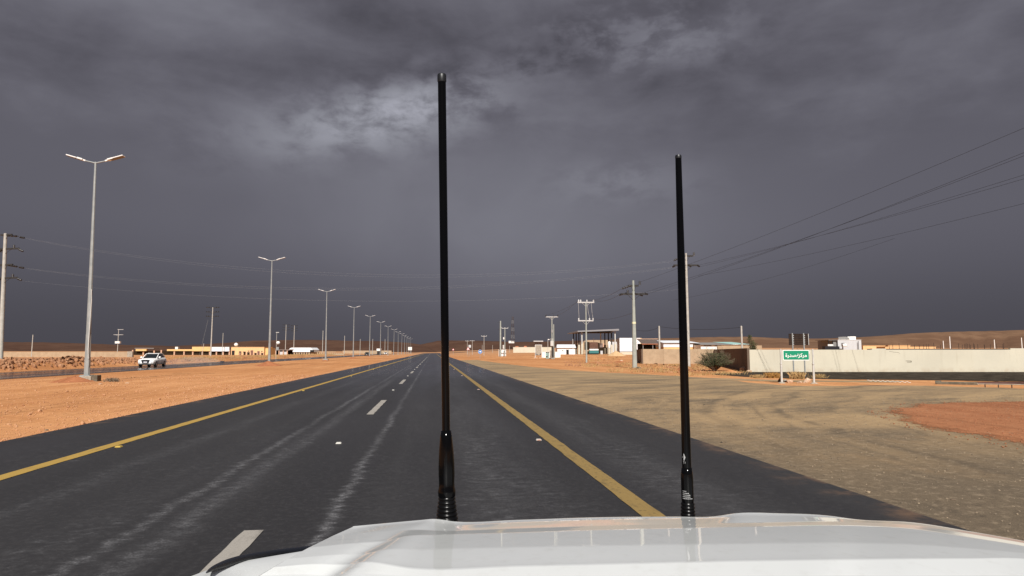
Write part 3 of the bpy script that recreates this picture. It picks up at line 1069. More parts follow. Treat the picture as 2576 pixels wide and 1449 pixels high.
bar = MB()
bar.tube([(-.62, .66, .94), (-.45, .73, .95), (0, .76, .955), (.45, .73, .95), (.62, .66, .94)], .03, 10)
bar.tube([(-.45, .73, .95), (-.42, .70, .55)], .03, 8).tube([(.45, .73, .95), (.42, .70, .55)], .03, 8)
bar.box(-.78, .78, .45, .74, .38, .58)
bar.build('bull_bar', M_TRIM, veh)


def aerial(name, label, u, v_foot, Y, spec, lean_x, lean_y, mark):
    """spec in survey pixels: spring, sleeve, rod, cap -> metres at this distance"""
    foot = atY(u, v_foot, Y)
    k = (foot - Vector((0, 0, EYE))).length / math.hypot(FPX, v_foot - CV, u - CU)
    t = thing(name, label, 'aerial', (foot.x, foot.y, .955))
    t.rotation_euler = (lean_y, lean_x, 0)
    z0 = foot.z - .955
    return t, z0, k


# left aerial
a1, z0, kk = aerial('whip_aerial', 'taller thick black aerial with ribbed spring base and rounded cap, left of the two', 1127, 1310, 2.09, None, R(-1.25), 0, False)
zz = lambda v: zat(v, 1.0)
def zrel(v, Y, t):
    return atY(1127 if t is a1 else 1731, v, Y).z - t.location.z
Z = lambda v: zrel(v, 2.09, a1)
px1 = 2.09 / FPX * 1.02
sp = [(.020, 0.0), (.034, .012)]
zb, zt = Z(1318), Z(1248)
for i in range(7):
    f = i / 7
    r = (27.5 - 7.0 * min(1, f * 1.15)) * px1
    z = zb + (zt - zb) * f
    hh = (zt - zb) / 7
    sp += [(r * .90, z), (r, z + hh * .3), (r, z + hh * .62), (r * .90, z + hh * .95)]
mb = MB().lathe(sp, 28)
mb.build('spring', M_SATIN, a1)
MB().lathe([(20.5 * px1, zt), (21 * px1, Z(1240)), (21 * px1, Z(1234)), (19 * px1, Z(1226)), (18.6 * px1, Z(1210)), (19.4 * px1, Z(1196)), (19.2 * px1, Z(1170)), (17.6 * px1, Z(1135)), (14.6 * px1, Z(1100)),
            (12.3 * px1, Z(1083)), (10.5 * px1, Z(1082.5))], 32).build('sleeve', M_GLOSSBLK, a1)
MB().lathe([(9.6 * px1, Z(1088)), (9.9 * px1, Z(700)), (10.3 * px1, Z(200))], 28).build('rod', M_GLOSSBLK, a1)
MB().lathe([(10.4 * px1, Z(208)), (11.4 * px1, Z(205)), (11.4 * px1, Z(191)), (10.6 * px1, Z(188)), (8 * px1, Z(187))], 28).build('cap', M_CAP, a1)
# right aerial
a2, z0, kk = aerial('whip_aerial', 'shorter black aerial with white diamond mark and printed label, right of the two', 1731, 1300, 2.07, None, R(-0.1), 0, True)
Z = lambda v: zrel(v, 2.07, a2)
px2 = 2.07 / FPX * 1.045
sp = [(.015, 0.0), (.022, .012)]
zb, zt = Z(1306), Z(1263)
for i in range(5):
    f = i / 5
    r = (18.2 - 2.2 * f) * px2
    z = zb + (zt - zb) * f
    hh = (zt - zb) / 5
    sp += [(r * .88, z), (r, z + hh * .3), (r, z + hh * .62), (r * .88, z + hh * .95)]
MB().lathe(sp, 26).build('spring', M_SATIN, a2)
MB().lathe([(14.2 * px2, zt), (14.8 * px2, Z(1255)), (14.8 * px2, Z(1205)), (14.2 * px2, Z(1192)), (12.6 * px2, Z(1176)), (11.5 * px2, Z(1175.5))], 28).build('sleeve', M_GLOSSBLK, a2)
MB().lathe([(11.3 * px2, Z(1180)), (10.6 * px2, Z(1000)), (9.6 * px2, Z(700)), (7.8 * px2, Z(396))], 26).build('rod', M_GLOSSBLK, a2)
MB().lathe([(7.9 * px2, Z(400)), (8.2 * px2, Z(398)), (8.2 * px2, Z(394)), (7.2 * px2, Z(391.5))], 24).build('cap', M_CAP, a2)
ang0 = math.atan2(-2.07, -a2.location.x)          # direction from the aerial back to the driver


def wrap(mb, pts, rad):
    """flat outline (a = metres along the girth, z) wrapped on a cylinder of given radius, facing the driver"""
    vs = []
    for a, z in pts:
        th = ang0 + a / rad
        vs.append((rad * math.cos(th), rad * math.sin(th), z))
    mb.raw(vs, [tuple(range(len(vs)))])


em = MB()
rr = 10.95 * px2 + .0006
cx, cz = -.0085, Z(1149)
for (p, q) in (((-.0075, 0), (0, .0125)), ((0, .0125), (.0055, 0)), ((.0055, 0), (0, -.0125)), ((0, -.0125), (-.0075, 0))):
    wrap(em, [(cx, cz), (cx + p[0], cz + p[1]), (cx + q[0], cz + q[1])], rr)
em.build('diamond_mark', M_PRINT, a2)
lb = MB()
rr = 14.8 * px2 + .0006
rg2 = random.Random(4)
for i, v in enumerate((1233, 1238, 1242.5, 1247, 1251.5)):
    x = -.016
    end = (-.004, .004, .009, .006, .016)[i]
    while x < end:
        w = rg2.uniform(.0016, .0042)
        wrap(lb, [(x, Z(v) - .0013), (x + w, Z(v) - .0013), (x + w, Z(v) + .0011), (x, Z(v) + .0011)], rr)
        x += w + .0012
lb.build('label_print', M_PRINT, a2)
tl = MB()
rr = 11.0 * px2 + .0006
for (x0, x1, z0_, z1_) in ((-.0115, -.0070, .0028, .0038), (-.0098, -.0088, -.003, .0028), (-.0050, -.0040, -.003, .0038)):
    wrap(tl, [(x0, Z(1162.5) + z0_), (x1, Z(1162.5) + z0_), (x1, Z(1162.5) + z1_), (x0, Z(1162.5) + z1_)], rr)
tl.build('lettering', M_PRINT, a2)

# ================================================================== ROAD STUDS
ORD = ['nearest', 'second nearest', 'third nearest', 'fourth nearest', 'fifth nearest', 'sixth nearest', 'seventh nearest', 'eighth nearest', 'ninth nearest', 'last but one', 'farthest']
stud = thing('road_stud', 'small white road stud on the lane line', 'road stud', group='white studs along the lane dashes')
MB().prism_y([(-.046, 0), (.046, 0), (.036, .019), (-.036, .019)], -.045, .045).build('body', M_STUD, stud)
MB().raw([(-.038, -.0455, .003), (.038, -.0455, .003), (.031, -.0455, .016), (-.031, -.0455, .016)], [(0, 1, 2, 3)]).build('reflector', M_STUD, stud)
first = True
STY = [11.75 + 15.65 * i for i in range(11)]
for i, y in enumerate(STY):
    o = stud if first else copy_tree(stud)
    o['label'] = ORD[i] + ' small white road stud on the dashed lane line'
    first = False
    o.location = (-1.60, y, .017)
for x, mm, lab, grp in ((-5.17, M_STUDY, 'small yellow road stud beside the left yellow edge line', 'yellow studs along the left edge line'),
                        (1.90, M_STUD, 'small pale road stud with red face beside the right yellow edge line', 'pale studs along the right edge line')):
    s0 = thing('road_stud', lab, 'road stud', group=grp)
    MB().prism_y([(-.046, 0), (.046, 0), (.036, .019), (-.036, .019)], -.045, .045).build('body', mm, s0)
    MB().raw([(-.038, -.0455, .003), (.038, -.0455, .003), (.031, -.0455, .016), (-.031, -.0455, .016)], [(0, 1, 2, 3)]).build('reflector', M_REFL if x > 0 else M_STUDY, s0)
    for i, y in enumerate(STY):
        o = s0 if i == 0 else copy_tree(s0)
        o['label'] = ORD[i] + ' ' + lab
        o.location = (x, y, .017)

# ================================================================== STREET LAMPS ON THE MEDIAN
LAMP_X, LAMP_Y0, LAMP_DY = -18.2, 37.3, 38.9
lamp0 = thing('street_lamp', 'nearest tall double-armed street lamp on the sandy median', 'street lamp', group='double street lamps along the median')
H = 11.6
MB().cyl((0, 0, .05), (0, 0, 2.2), .15, .128, 8, False, False).cyl((0, 0, 2.2), (0, 0, H), .12, .055, 8, True, False).build('pole', M_GALV, lamp0)
MB().box(-.24, .24, -.24, .24, .0, .05).build('base_plate', M_GALV, lamp0)
MB().box(-.42, .42, -.42, .42, -.35, .0, bev=.02).build('footing', M_CONC, lamp0)
MB().box(.118, .135, -.11, .05, .5, 1.0).build('access_door', M_GALV, lamp0)
for s in (-1, 1):
    arm = MB().cyl((0, 0, H - .06), (s * .50, 0, H + .06), .04, .035, 8).build('arm', M_GALV, lamp0)
    M = Matrix.Translation((s * .50, 0, H + .07)) @ Matrix.Rotation(-s * R(17), 4, 'Y')
    hd = MB()
    a, b = (0.0, .95) if s > 0 else (-.95, 0.0)
    hd.box(min(s * .0, s * .16), max(s * .0, s * .16), -.05, .05, -.035, .035, M)
    hd.box(min(s * .14, s * .46), max(s * .14, s * .46), -.13, .13, -.04, .055, M, .02)
    hd.box(min(s * .45, s * 1.0), max(s * .45, s * 1.0), -.17, .17, -.035, .03, M, .015)
    h_o = hd.build('lamp_head', M_LAMPWHT, lamp0)
    MB().box(min(s * .30, s * .97), max(s * .30, s * .97), -.14, .14, -.047, -.037, M).build('lens', M_LENS, h_o)
lab = ['nearest tall double-armed street lamp on the sandy median, leaning slightly', 'second street lamp along the median, on a heap of red soil', 'third street lamp along the median, on a pale concrete block',
       'fourth street lamp along the median', 'fifth street lamp along the median', 'sixth street lamp along the median', 'seventh street lamp along the median', 'eighth street lamp along the median',
       'ninth street lamp along the median', 'tenth street lamp along the median', 'eleventh street lamp along the median', 'twelfth street lamp along the median',
       'last but one of the street lamps along the median', 'farthest of the street lamps along the median']
lamps = []
for i in range(14):
    o = lamp0 if i == 0 else copy_tree(lamp0)
    y = LAMP_Y0 + LAMP_DY * i
    o.location = (LAMP_X, y, Tz(LAMP_X, y) + (.30 if i < 3 else .12))
    o.rotation_euler = (0, R(-1.2) if i == 0 else R(random.uniform(-.6, .6)), R(random.uniform(-2, 2)))
    o['label'] = lab[i]
    lamps.append(o)
# cable hanging down the near lamp
MB().tube([(.10, -.1, 4.6), (.13, -.11, 4.0), (.12, -.13, 3.2), (.10, -.15, 2.2), (.09, -.16, 1.4), (.12, -.17, .9)], .012, 5).build('hanging_cable', M_WHITE, lamps[0])
MB().box(.34, .68, -.34, .1, -.36, .03, bev=.02).build('footing_block', M_DARKCONC, lamps[0])


def mound(name, label, cat, loc, rx, ry, h, material, seed, group=None):
    rng = random.Random(seed)
    rows = []
    ph = [rng.uniform(0, 6) for _ in range(4)]
    for i in range(9):
        r = 1 - i / 8
        row = []
        for j in range(29):
            a = 2 * math.pi * (j % 28) / 28
            k = 1 + .10 * math.sin(3 * a + ph[0]) + .07 * math.sin(5 * a + ph[1])
            rr = r * k
            z = h * (1 - r) ** 1.1 * (1.0 if r > .25 else 1.0) - .06 + .05 * h * math.sin(7 * a + ph[2] + i)
            if i == 0: z = -.12
            row.append((rx * rr * math.cos(a), ry * rr * math.sin(a), min(z, h * .93)))
        rows.append(row)
    o = MB().grid(rows, True, False).build(name, material, None, loc)
    return tag(o, label, cat, group)


for i, (rx, h) in enumerate(((1.5, .40), (1.75, .62), (1.1, .28), (1.5, .40), (1.3, .32), (1.2, .28))):
    y = LAMP_Y0 + LAMP_DY * i
    mound('soil_mound', ['low stony soil mound around the nearest street lamp', 'red soil heap around the second street lamp', 'low soil mound around the third street lamp',
                         'soil mound around the fourth street lamp', 'soil mound around the fifth street lamp', 'soil mound around the sixth street lamp'][i], 'soil mound',
          (LAMP_X + (.0 if i else -.35), y - .35, Tz(LAMP_X, y) - .02), rx, rx * .85, h, M_MOUND, 20 + i, 'soil mounds at the lamp feet')

# ================================================================== UTILITY POLES AND WIRES
def insulator(mb_parent, p, q, r=.07, material=None):
    p, q = Vector(p), Vector(q)
    r = r * 1.5
    mb = MB()
    n = 4
    for i in range(n):
        a, b = p.lerp(q, i / n), p.lerp(q, (i + .55) / n)
        mb.cyl(a, b, r, r * .9, 8)
        mb.cyl(b, p.lerp(q, (i + 1) / n), r * .45, r * .45, 6)
    return mb.build('insulator', material or M_INSUL, mb_parent)


def utility_pole(label, loc, h, r0, r1, rotz, arms, pins, strains=(), group=None, pm=None, am=None, im=None, sides=10, extra=None):
    """arms: (z, x0, x1); pins: (x, z); strains: ((x,y,z),(x,y,z))"""
    t = thing('utility_pole', label, 'utility pole', loc, rotz, group)
    MB().cyl((0, 0, -.3), (0, 0, h), r0, r1, sides, True, sides > 8).build('pole', pm or M_POLEC, t)
    for z, x0, x1 in arms:
        MB().box(x0, x1, -.07, .07, z - .08, z + .08).build('crossarm', am or M_ARML, t)
        if x0 < -.4 and x1 > .4:
            MB().cyl((0, -.08, z - .6), (x0 * .55, -.08, z), .02, .02, 5).cyl((0, -.08, z - .6), (x1 * .55, -.08, z), .02, .02, 5).build('brace', am or M_ARML, t)
    for x, z in pins:
        insulator(t, (x, 0, z), (x, 0, z + .34), .075, im)
    for p, q in strains:
        insulator(t, p, q, .07, im)
    return t


def wire(a, b, sag, r, label, group, material=None, n=28):
    a, b = Vector(a), Vector(b)
    pts = []
    for i in range(n + 1):
        t = i / n
        p = a.lerp(b, t)
        p.z -= sag * 4 * t * (1 - t)
        pts.append(p - a)
    o = MB().tube(pts, r, 5).build('power_line', material or M_WIRE, None, a)
    return tag(o, label, 'power line', group)


def W_(t, p):
    """local point on a pole -> world (poles only turn about z)"""
    return Matrix.Translation(t.location) @ t.rotation_euler.to_matrix().to_4x4() @ Vector(p)


# pole at the left edge of the view, lines cross the road from it
p = site(1, 68)
L1 = utility_pole('tall concrete utility pole with four crossarms at the left edge, above the rocky bank', p, 13.3, .24, .15, -YAW,
                  [(13.15, -.5, .7), (11.65, -1.1, 1.5), (9.95, -.7, .9), (8.55, -1.1, 1.45)], [(.95, 11.72), (.95, 8.62)],
                  [((-.15 + .75 * 0, 0, 13.1), (1.35, 0, 12.95)), ((1.55, 0, 12.85), (2.05, 0, 12.75)), ((.45, 0, 9.9), (1.45, 0, 9.7)), ((1.6, 0, 9.65), (2.1, 0, 9.55)),
                   ((1.5, 0, 11.55), (1.95, 0, 11.3)), ((1.45, 0, 8.45), (1.9, 0, 8.25)), ((-.3, 0, 11.5), (-.75, 0, 11.3)), ((-.35, 0, 8.45), (-.8, 0, 8.2))], am=M_ARMD)
L1.rotation_euler = (0, R(-2.0), -YAW)
# pole behind the right aerial
p = site(1733, 69)
R1 = utility_pole('tall concrete utility pole standing just behind the right aerial', p, 12.05, .185, .105, -YAW,
                  [(11.75, -.55, .75), (10.75, -1.35, 1.3)], [(.85, 11.8)],
                  [((-.65, 0, 11.55), (-1.35, 0, 11.25)), ((1.15, 0, 10.75), (1.45, 0, 10.6)), ((-1.2, 0, 10.7), (-1.5, 0, 10.55)), ((.2, 0, 10.78), (.5, 0, 10.6))], am=M_ARMD)
p = site(1597, 62)
R2 = utility_pole('thick tapered steel pole with pale band beside the block wall', p, 8.35, .245, .10, -YAW,
                  [(7.85, -.5, .5), (7.05, -1.22, 1.25)], [(.62, 7.95), (-.55, 7.1)],
                  [((-.3, 0, 7.85), (-1.15, 0, 7.55)), ((1.1, 0, 7.1), (1.38, 0, 7.02)), ((-1.05, 0, 7.05), (-1.4, 0, 6.95)), ((.1, 0, 7.1), (.4, 0, 7.0)), ((-.8, 0, 7.12), (-.5, 0, 7.05)), ((.6, 0, 7.0), (.9, 0, 6.88))],
                  pm=M_POLEG, am=M_ARMD, sides=8)
MB().cyl((0, 0, 4.2), (0, 0, 4.4), .188, .184, 8, False, False).build('band', M_PALEBAND, R2)
p = site(1475.5, 94)
R3 = utility_pole('steel utility pole with two crossarms joined by wires, before the fuel canopy', p, 8.7, .135, .085, -YAW,
                  [(8.65, -1.2, 1.2), (6.0, -1.15, 1.05)], [(-1.05, 8.7), (-.75, 8.7), (.15, 8.7), (1.1, 8.7), (-1.05, 6.05), (.5, 6.05), (1.0, 6.05)], pm=M_POLEG, am=M_ARML, im=M_INSULW)
for x0, x1 in ((-1.1, -1.0), (.15, .55), (.75, 1.0)):
    MB().tube([(x0, -.1, 8.6), ((x0 * .6 + x1 * .4), -.1, 7.3), (x1, -.1, 6.2)], .022, 5).build('jumper_wire', M_ARML, R3)
p = site(1389, 132)
R4 = utility_pole('utility pole carrying a grey transformer behind the concrete block', p, 8.6, .15, .10, -YAW,
                  [(8.5, -1.25, 1.25)], [(-1.2, 8.55), (.35, 8.55), (1.15, 8.55)], pm=M_POLEG, am=M_ARML)
MB().cyl((.35, 0, -.2), (.35, 0, 7.0), .12, .09, 8).build('second_post', M_POLEG, R4)
MB().box(-.35, .25, -.45, -.12, 2.6, 3.6, bev=.04).cyl((-.2, -.3, 3.6), (-.25, -.3, 4.2), .06, .04, 6).cyl((.1, -.3, 3.6), (.15, -.3, 4.2), .06, .04, 6).build('transformer', M_GALVP, R4)
MB().box(-.12, .32, -.3, -.12, .4, 2.4).build('cable_duct', M_ARMD, R4)
MB().cyl((.0, -.1, 5.3), (.0, -.1, 5.9), .11, .11, 8).build('fuse_unit', M_GALVP, R4)
# out of frame pole the near lines run to
R0p = at(3050, 420, 24)
R0 = utility_pole('tall utility pole at the right roadside outside the view', (R0p.x, R0p.y, 0), 10.6, .18, .11, -YAW, [(10.3, -1.2, 1.2), (9.4, -1.3, 1.3), (8.0, -.8, .8)], [(-1.1, 10.3), (1.1, 10.3), (0, 10.5)], am=M_ARMD)


def toward(u, v, a, d):
    """point at the right border's bearing, for a line that leaves pole point a and passes row v there"""
    return at(u, v, d)


gw = 'near power lines leaving the view on the right'
for (lb_, a, v, d) in (('topmost', W_(R2, (.62, 0, 8.2)), 322, 30), ('second from the top', W_(R2, (1.3, 0, 7.05)), 384, 30), ('third from the top', W_(R2, (.4, 0, 7.0)), 392, 30.5),
                  ('fourth from the top', W_(R1, (1.45, 0, 10.6)), 440, 34), ('fifth from the top', W_(R1, (.5, 0, 10.6)), 450, 34), ('sixth from the top', W_(R1, (1.2, 0, 9.6)), 512, 36)):
    b = at(2576, v, d) + Vector((0, 0, .49))
    e = a + (b - a) * 1.5
    wire(a, e, .55, .0085, lb_ + ' of the dark power lines where they leave the view at right', gw, M_WIRED, 30)
wire(W_(R1, (-1.5, 0, 7.0)), at(2250, 600, 45), .4, .007, 'faint short power line, lowest beside the pole behind the right aerial', gw, M_WIRED, 20)
g2 = 'power lines between the roadside poles on the right'
for (lb_, a, b) in (('lower wire from the thick pole to the two-armed pole', W_(R2, (-1.4, 0, 6.95)), W_(R3, (1.1, 0, 9.0))), ('upper wire from the thick pole to the two-armed pole', W_(R2, (-1.15, 0, 7.55)), W_(R3, (.15, 0, 9.0))), ('lowest wire from the thick pole shaft to the two-armed pole', W_(R2, (0, 0, 5.3)), W_(R3, (1.0, 0, 6.3))),
               ('right wire from the two-armed pole to the transformer pole', W_(R3, (-1.05, 0, 9.0)), W_(R4, (1.15, 0, 8.9))), ('left wire from the two-armed pole to the transformer pole', W_(R3, (-.75, 0, 9.0)), W_(R4, (-1.2, 0, 8.9)))):
    wire(a, b, .35, .012, lb_, g2, M_WIRED, 16)
g3 = 'power lines crossing the road from the left pole'
for (lb_, a, b, sg) in (('topmost', W_(L1, (2.05, 0, 12.75)), W_(R1, (-1.35, 0, 11.25)), 2.6), ('second from the top', W_(L1, (2.05, .5, 12.7)), W_(R1, (-1.35, .5, 11.2)), 2.75),
                   ('third from the top', W_(L1, (2.1, 0, 9.55)), W_(R1, (-1.5, 0, 10.55)), 2.2), ('fourth from the top', W_(L1, (2.1, .5, 9.5)), W_(R1, (-1.5, .5, 10.5)), 2.3), ('lowest', W_(L1, (1.9, 0, 8.2)), W_(R1, (-.2, 0, 8.2)), 1.7)):
    wire(a, b, sg, .0048, lb_ + ' of the pale power lines crossing from the left pole', g3, M_WIRE, 40)

# poles far left
def six_pole(u, vt, d, label, spread=1.7, group='far utility poles on the left'):
    p = site(u, d)
    h = zat(vt, d) - p.z
    pins = []
    t = utility_pole(label, p, h, .19, .12, -YAW, [(h - .1, -spread, spread), (h - 1.35, -spread, spread), (h - 2.6, -spread, spread)], [], group=group, am=M_ARMD)
    for z in (h - .1, h - 1.35, h - 2.6):
        for x in (-spread, -spread * .62, spread * .62, spread):
            MB().cyl((x, 0, z - .02), (x, 0, z + .24), .13, .11, 8).build('insulator', M_INSUL, t)
    return t


P1 = six_pole(530, 773, 184, 'far utility pole with three crossarms before the arcade row')
six_pole(717.5, 817, 330, 'far pole with three crossarms, left of the pair beside the barrel-roofed shed')
six_pole(738.5, 819, 318, 'far pole with three crossarms rising through the barrel-roofed shed', 1.5)
MB().tube([Vector((-1.2, 0, 10.2)), Vector((-3.2, 0, 0))], .02, 5).build('guy_wire', M_GALV, P1)


def plain_post(u, vt, d, label, cat='post', r=.11, vb=None, name='post', material=None, group='plain concrete posts', top=None):
    p = site(u, d)
    h = zat(vt, d) - p.z
    t = thing(name, label, cat, p, -YAW, group)
    MB().cyl((0, 0, -.3), (0, 0, h), r, r * .75, 8).build('pole', material or M_POLEC, t)
    if top == 'T':
        w = 5.6 * d / FPX if False else .9
        MB().box(-w, w, -.06, .06, h - .05, h + .08).build('crossarm', M_ARML, t)
        for x in (-w, 0, w):
            MB().cyl((x, 0, h + .08), (x, 0, h + .3), .07, .05, 6).build('insulator', M_INSULW, t)
    else:
        MB().cyl((0, 0, h), (0, 0, h + .06), r * .8, r * .6, 8).build('cap', M_POLEC, t)
    return t


plain_post(79, 843, 150, 'plain concrete post behind the low wall at far left')
plain_post(221, 850, 152, 'plain concrete post just left of the nearest street lamp')
plain_post(559, 838, 236, 'plain post rising behind the white fascia of the arcade')
plain_post(811, 832, 300, 'bare far pole between the second and third street lamps', r=.16)
plain_post(866, 845, 330, 'bare far pole between the third and fourth street lamps', r=.16)
plain_post(905.5, 853, 380, 'bare far pole just right of the fourth street lamp', r=.16)
plain_post(937, 853, 400, 'bare far pole just right of the fifth street lamp', r=.16)
plain_post(968, 853, 430, 'bare far pole just right of the sixth street lamp', r=.16)
lp = plain_post(508, 864, 228, 'leaning pale post standing in front of the yellow fascia')
lp.rotation_euler = (0, R(7), -YAW)
# transformer pole far left
p = site(295, 255)
t = utility_pole('far pole with a white transformer box behind the low wall on the left', p, zat(828, 255) - p.z, .14, .10, -YAW, [(zat(842, 255) - p.z, -1.9, 1.9), (zat(829, 255) - p.z, -.4, 1.9)],
                 [(-1.7, zat(842, 255) - p.z), (1.7, zat(842, 255) - p.z), (1.7, zat(829, 255) - p.z)], group='far utility poles on the left')
MB().box(-.9, .9, -.5, .5, zat(864, 255) - p.z, zat(858.5, 255) - p.z).build('transformer', M_WHITE, t)
# small device on a post behind the second lamp
p = site(694, 170)
t = thing('camera_post', 'post with round white device just behind the second street lamp', 'post', p, -YAW)
hh = zat(836, 170) - p.z
MB().cyl((0, 0, 0), (0, 0, hh), .06, .05, 8).build('pole', M_POLEC, t)
MB().lathe([(.05, 0), (.38, .12), (.5, .45), (.38, .78), (.05, .9)], 12, Matrix.Translation((.45, 0, zat(867, 170) - p.z))).build('round_device', M_WHITE, t)
MB().box(-.2, .6, -.08, .08, hh - .1, hh + .05).build('bracket', M_GALVP, t)
MB().box(.1, .7, -.15, .15, zat(880, 170) - p.z, zat(873, 170) - p.z).build('control_box', M_GALV, t)

# poles right of the road, far
for u, vt, d, lab_ in ((1175.5, 858, 330, 'far thin T-shaped pole behind the warning triangle'), (1188, 857.5, 300, 'far T-shaped pole just right of the warning triangle'),
                       (1217.5, 846, 235, 'T-shaped pole just right of the round blue sign')):
    plain_post(u, vt, d, lab_, 'utility pole', .11, name='utility_pole', group='T-shaped poles along the right verge', top='T')
t = plain_post(1259, 808, 190, 'tall tapered steel pole beside the small white kiosk', 'utility pole', .26, name='utility_pole', material=M_POLEG, group='pair of poles at the kiosk')
hh = zat(808, 190) - t.location.z
for z in (hh - .2, hh - 2.2):
    MB().cyl((-.1, 0, z), (-.75, 0, z - .15), .05, .05, 6).build('insulator', M_INSUL, t)
t = plain_post(1270, 826, 188, 'shorter T-shaped pole with transformer beside the small white kiosk', 'utility pole', .15, name='utility_pole', material=M_POLEG, group='pair of poles at the kiosk', top='T')
MB().box(-.6, -.2, -.3, .3, 2.2, 3.3).build('transformer', M_GALVP, t)
MB().cyl((-.35, 0, 4.9), (-.35, 0, 5.5), .2, .2, 8).build('fuse_unit', M_WHITE, t)
for u, vt, d, lab_ in ((1213, 868, 420, 'small far pole on the plain left of the kiosk'), (1239, 868, 450, 'farther small pole on the plain left of the kiosk'), (1282, 870, 420, 'small far pole on the plain right of the kiosk')):
    plain_post(u, vt, d, lab_, 'post', .12)
for u, vt, d, lab_, r_ in ((1660, 821, 96, 'pale concrete post behind the block wall, carrying a cable', .16), (1868, 821, 84, 'pale concrete post behind the shaded wall, carrying a cable', .15)):
    plain_post(u, vt, d, lab_, 'post', r_, group='cable posts behind the walls')
wire(at(1660, 822, 96), at(1868, 823, 84), .35, .02, 'dark cable strung between the two pale concrete posts', 'cable', M_WIRED, 20)
wire(at(1597, 829, 100), at(1660, 822, 96), .4, .02, 'dark cable sagging from the thick pole to the pale post', 'cable', M_WIRED, 14)
plain_post(1441.5, 853, 190, 'thin white post in front of the white shed', 'post', .07, material=M_WHITE, group='thin posts at the fuel station')
plain_post(1494, 851, 215, 'thin white post behind the teal truck', 'post', .08, material=M_WHITE, group='thin posts at the fuel station')
t = plain_post(1378.5, 854, 136, 'small lamp post rising behind the teal cabinet', 'lamp post', .06, material=M_GALVP, group='thin posts at the fuel station')
MB().box(0, .5, -.08, .08, zat(855, 136) - t.location.z, zat(853, 136) - t.location.z).build('lamp_head', M_WHITE, t)

# radio mast on the hill
p = at(1289.7, 861, 1430)
mast = thing('radio_mast', 'tall red and white lattice radio mast on the far brown hill', 'radio mast', p, 0)
hm = zat(796, 1430) - p.z
for b in range(7):
    z0_, z1_ = hm * b / 7, hm * (b + 1) / 7
    w0, w1 = 4.0 - 2.6 * b / 7, 4.0 - 2.6 * (b + 1) / 7
    mb = MB()
    for sx in (-1, 1):
        for sy in (-1, 1):
            mb.cyl((sx * w0, sy * w0, z0_), (sx * w1, sy * w1, z1_), .26, .26, 5)
    for s in range(4):
        a, b_ = z0_ + (z1_ - z0_) * s / 4, z0_ + (z1_ - z0_) * (s + 1) / 4
        wa, wb = w0 + (w1 - w0) * s / 4, w0 + (w1 - w0) * (s + 1) / 4
        for sy in (-1, 1):
            mb.cyl((-wa, sy * wa, a), (wb, sy * wb, b_), .13, .13, 4).cyl((wa, sy * wa, a), (-wb, sy * wb, b_), .13, .13, 4)
            mb.cyl((sy * wa, -wa, a), (sy * wb, wb, b_), .13, .13, 4).cyl((sy * wa, wa, a), (sy * wb, -wb, b_), .13, .13, 4)
    mb.build('lattice_section', M_MASTD if b % 2 == 0 else M_MASTL, mast)
MB().box(-9, 3, -3, 3, -2, 3).build('equipment_hut', M_WHITE, mast)

# ================================================================== BUILDINGS AND WALLS
KP = 0.995 / FPX


class Site:
    """a thing whose local x runs across the view at a given depth, y away from it; spans are given in survey columns and rows"""
    def __init__(s, name, label, cat, u, d, group=None, turn=0.0):
        s.u, s.d = u, d
        p = site(u, d)
        s.z = p.z
        s.t = thing(name, label, cat, p, -YAW + turn, group)

    def X(s, u): return (u - s.u) * KP * s.d
    def Zv(s, v): return zat(v, s.d) - s.z

    def box(s, name, m, u0, u1, v0, v1, y0=0.0, y1=1.0, parent=None, bev=0.0):
        """v0 top row, v1 bottom row (None: ground)"""
        zb = -.25 if v1 is None else s.Zv(v1)
        return MB().box(s.X(u0), s.X(u1), y0, y1, zb, s.Zv(v0), None, bev).build(name, m, parent or s.t)

    def opening(s, name, m, u0, u1, v0, v1, y=0.0, frame=None):
        """a recessed-looking opening: frame proud of the wall, dark pane set inside it"""
        zb = -.05 if v1 is None else s.Zv(v1)
        x0, x1, z1 = s.X(u0), s.X(u1), s.Zv(v0)
        o = MB().box(x0, x1, y - .012, y + .02, zb, z1).build(name, m, s.t)
        if frame:
            w = .06
            MB().box(x0 - w, x1 + w, y - .05, y - .004, z1, z1 + w).box(x0 - w, x0, y - .05, y - .004, zb, z1).box(x1, x1 + w, y - .05, y - .004, zb, z1).build('frame', frame, o)
        return o


# ---- left: low wall, arcade row, orange house, sheds
B = Site('block_wall', 'long low beige block wall behind the rocky bank at far left', 'wall', 165, 150)
B.box('wall', M_TAN, -120, 329, 885.5, None, 0, .25)
B.box('end_pier', M_CONC, 320, 333, 884, None, -.1, .5)

B = Site('arcade_building', 'long low arcade row with pink pillars and dark brown panels behind the white car', 'building', 460, 238)
B.box('back_wall', M_BROWNP, 331, 596, 882.6, None, .9, 1.2)
for u in (333, 360, 387, 405, 438, 462.5, 484.5, 508.5, 527, 544, 561, 576.5, 591):
    B.box('pillar', M_PINKP, u - 1.6, u + 1.6, 880.5, None, 0, .5)
pu = [333, 360, 387, 405, 438, 462.5, 484.5, 508.5, 527, 544, 561, 576.5, 591]
for a, b in zip(pu[:-1], pu[1:]):
    if (a, b) == (387, 405): continue
    B.box('panel', M_BROWNP, a + 1.7, b - 1.7, 882.8, None, .35, .42)
B.box('canopy_fascia', M_YELLOWW, 343, 370, 877, 883, -.6, .3)
B.box('canopy_roof', M_GREYROOF, 341, 389, 875.4, 877.0, -.8, 3.0)
B.box('lintel', M_YELLOWW, 420, 484, 878.6, 883, -.2, .5)
B.box('fascia', M_YELLOWW, 483.5, 529, 872.3, 883.5, -.3, 4.0)
B.box('white_fascia', M_WHITEM, 531, 577, 872.6, 883.8, -.35, 4.0)
B.box('grey_coping', M_GREYROOF, 531, 577.5, 872.0, 872.6, -.45, 4.1)
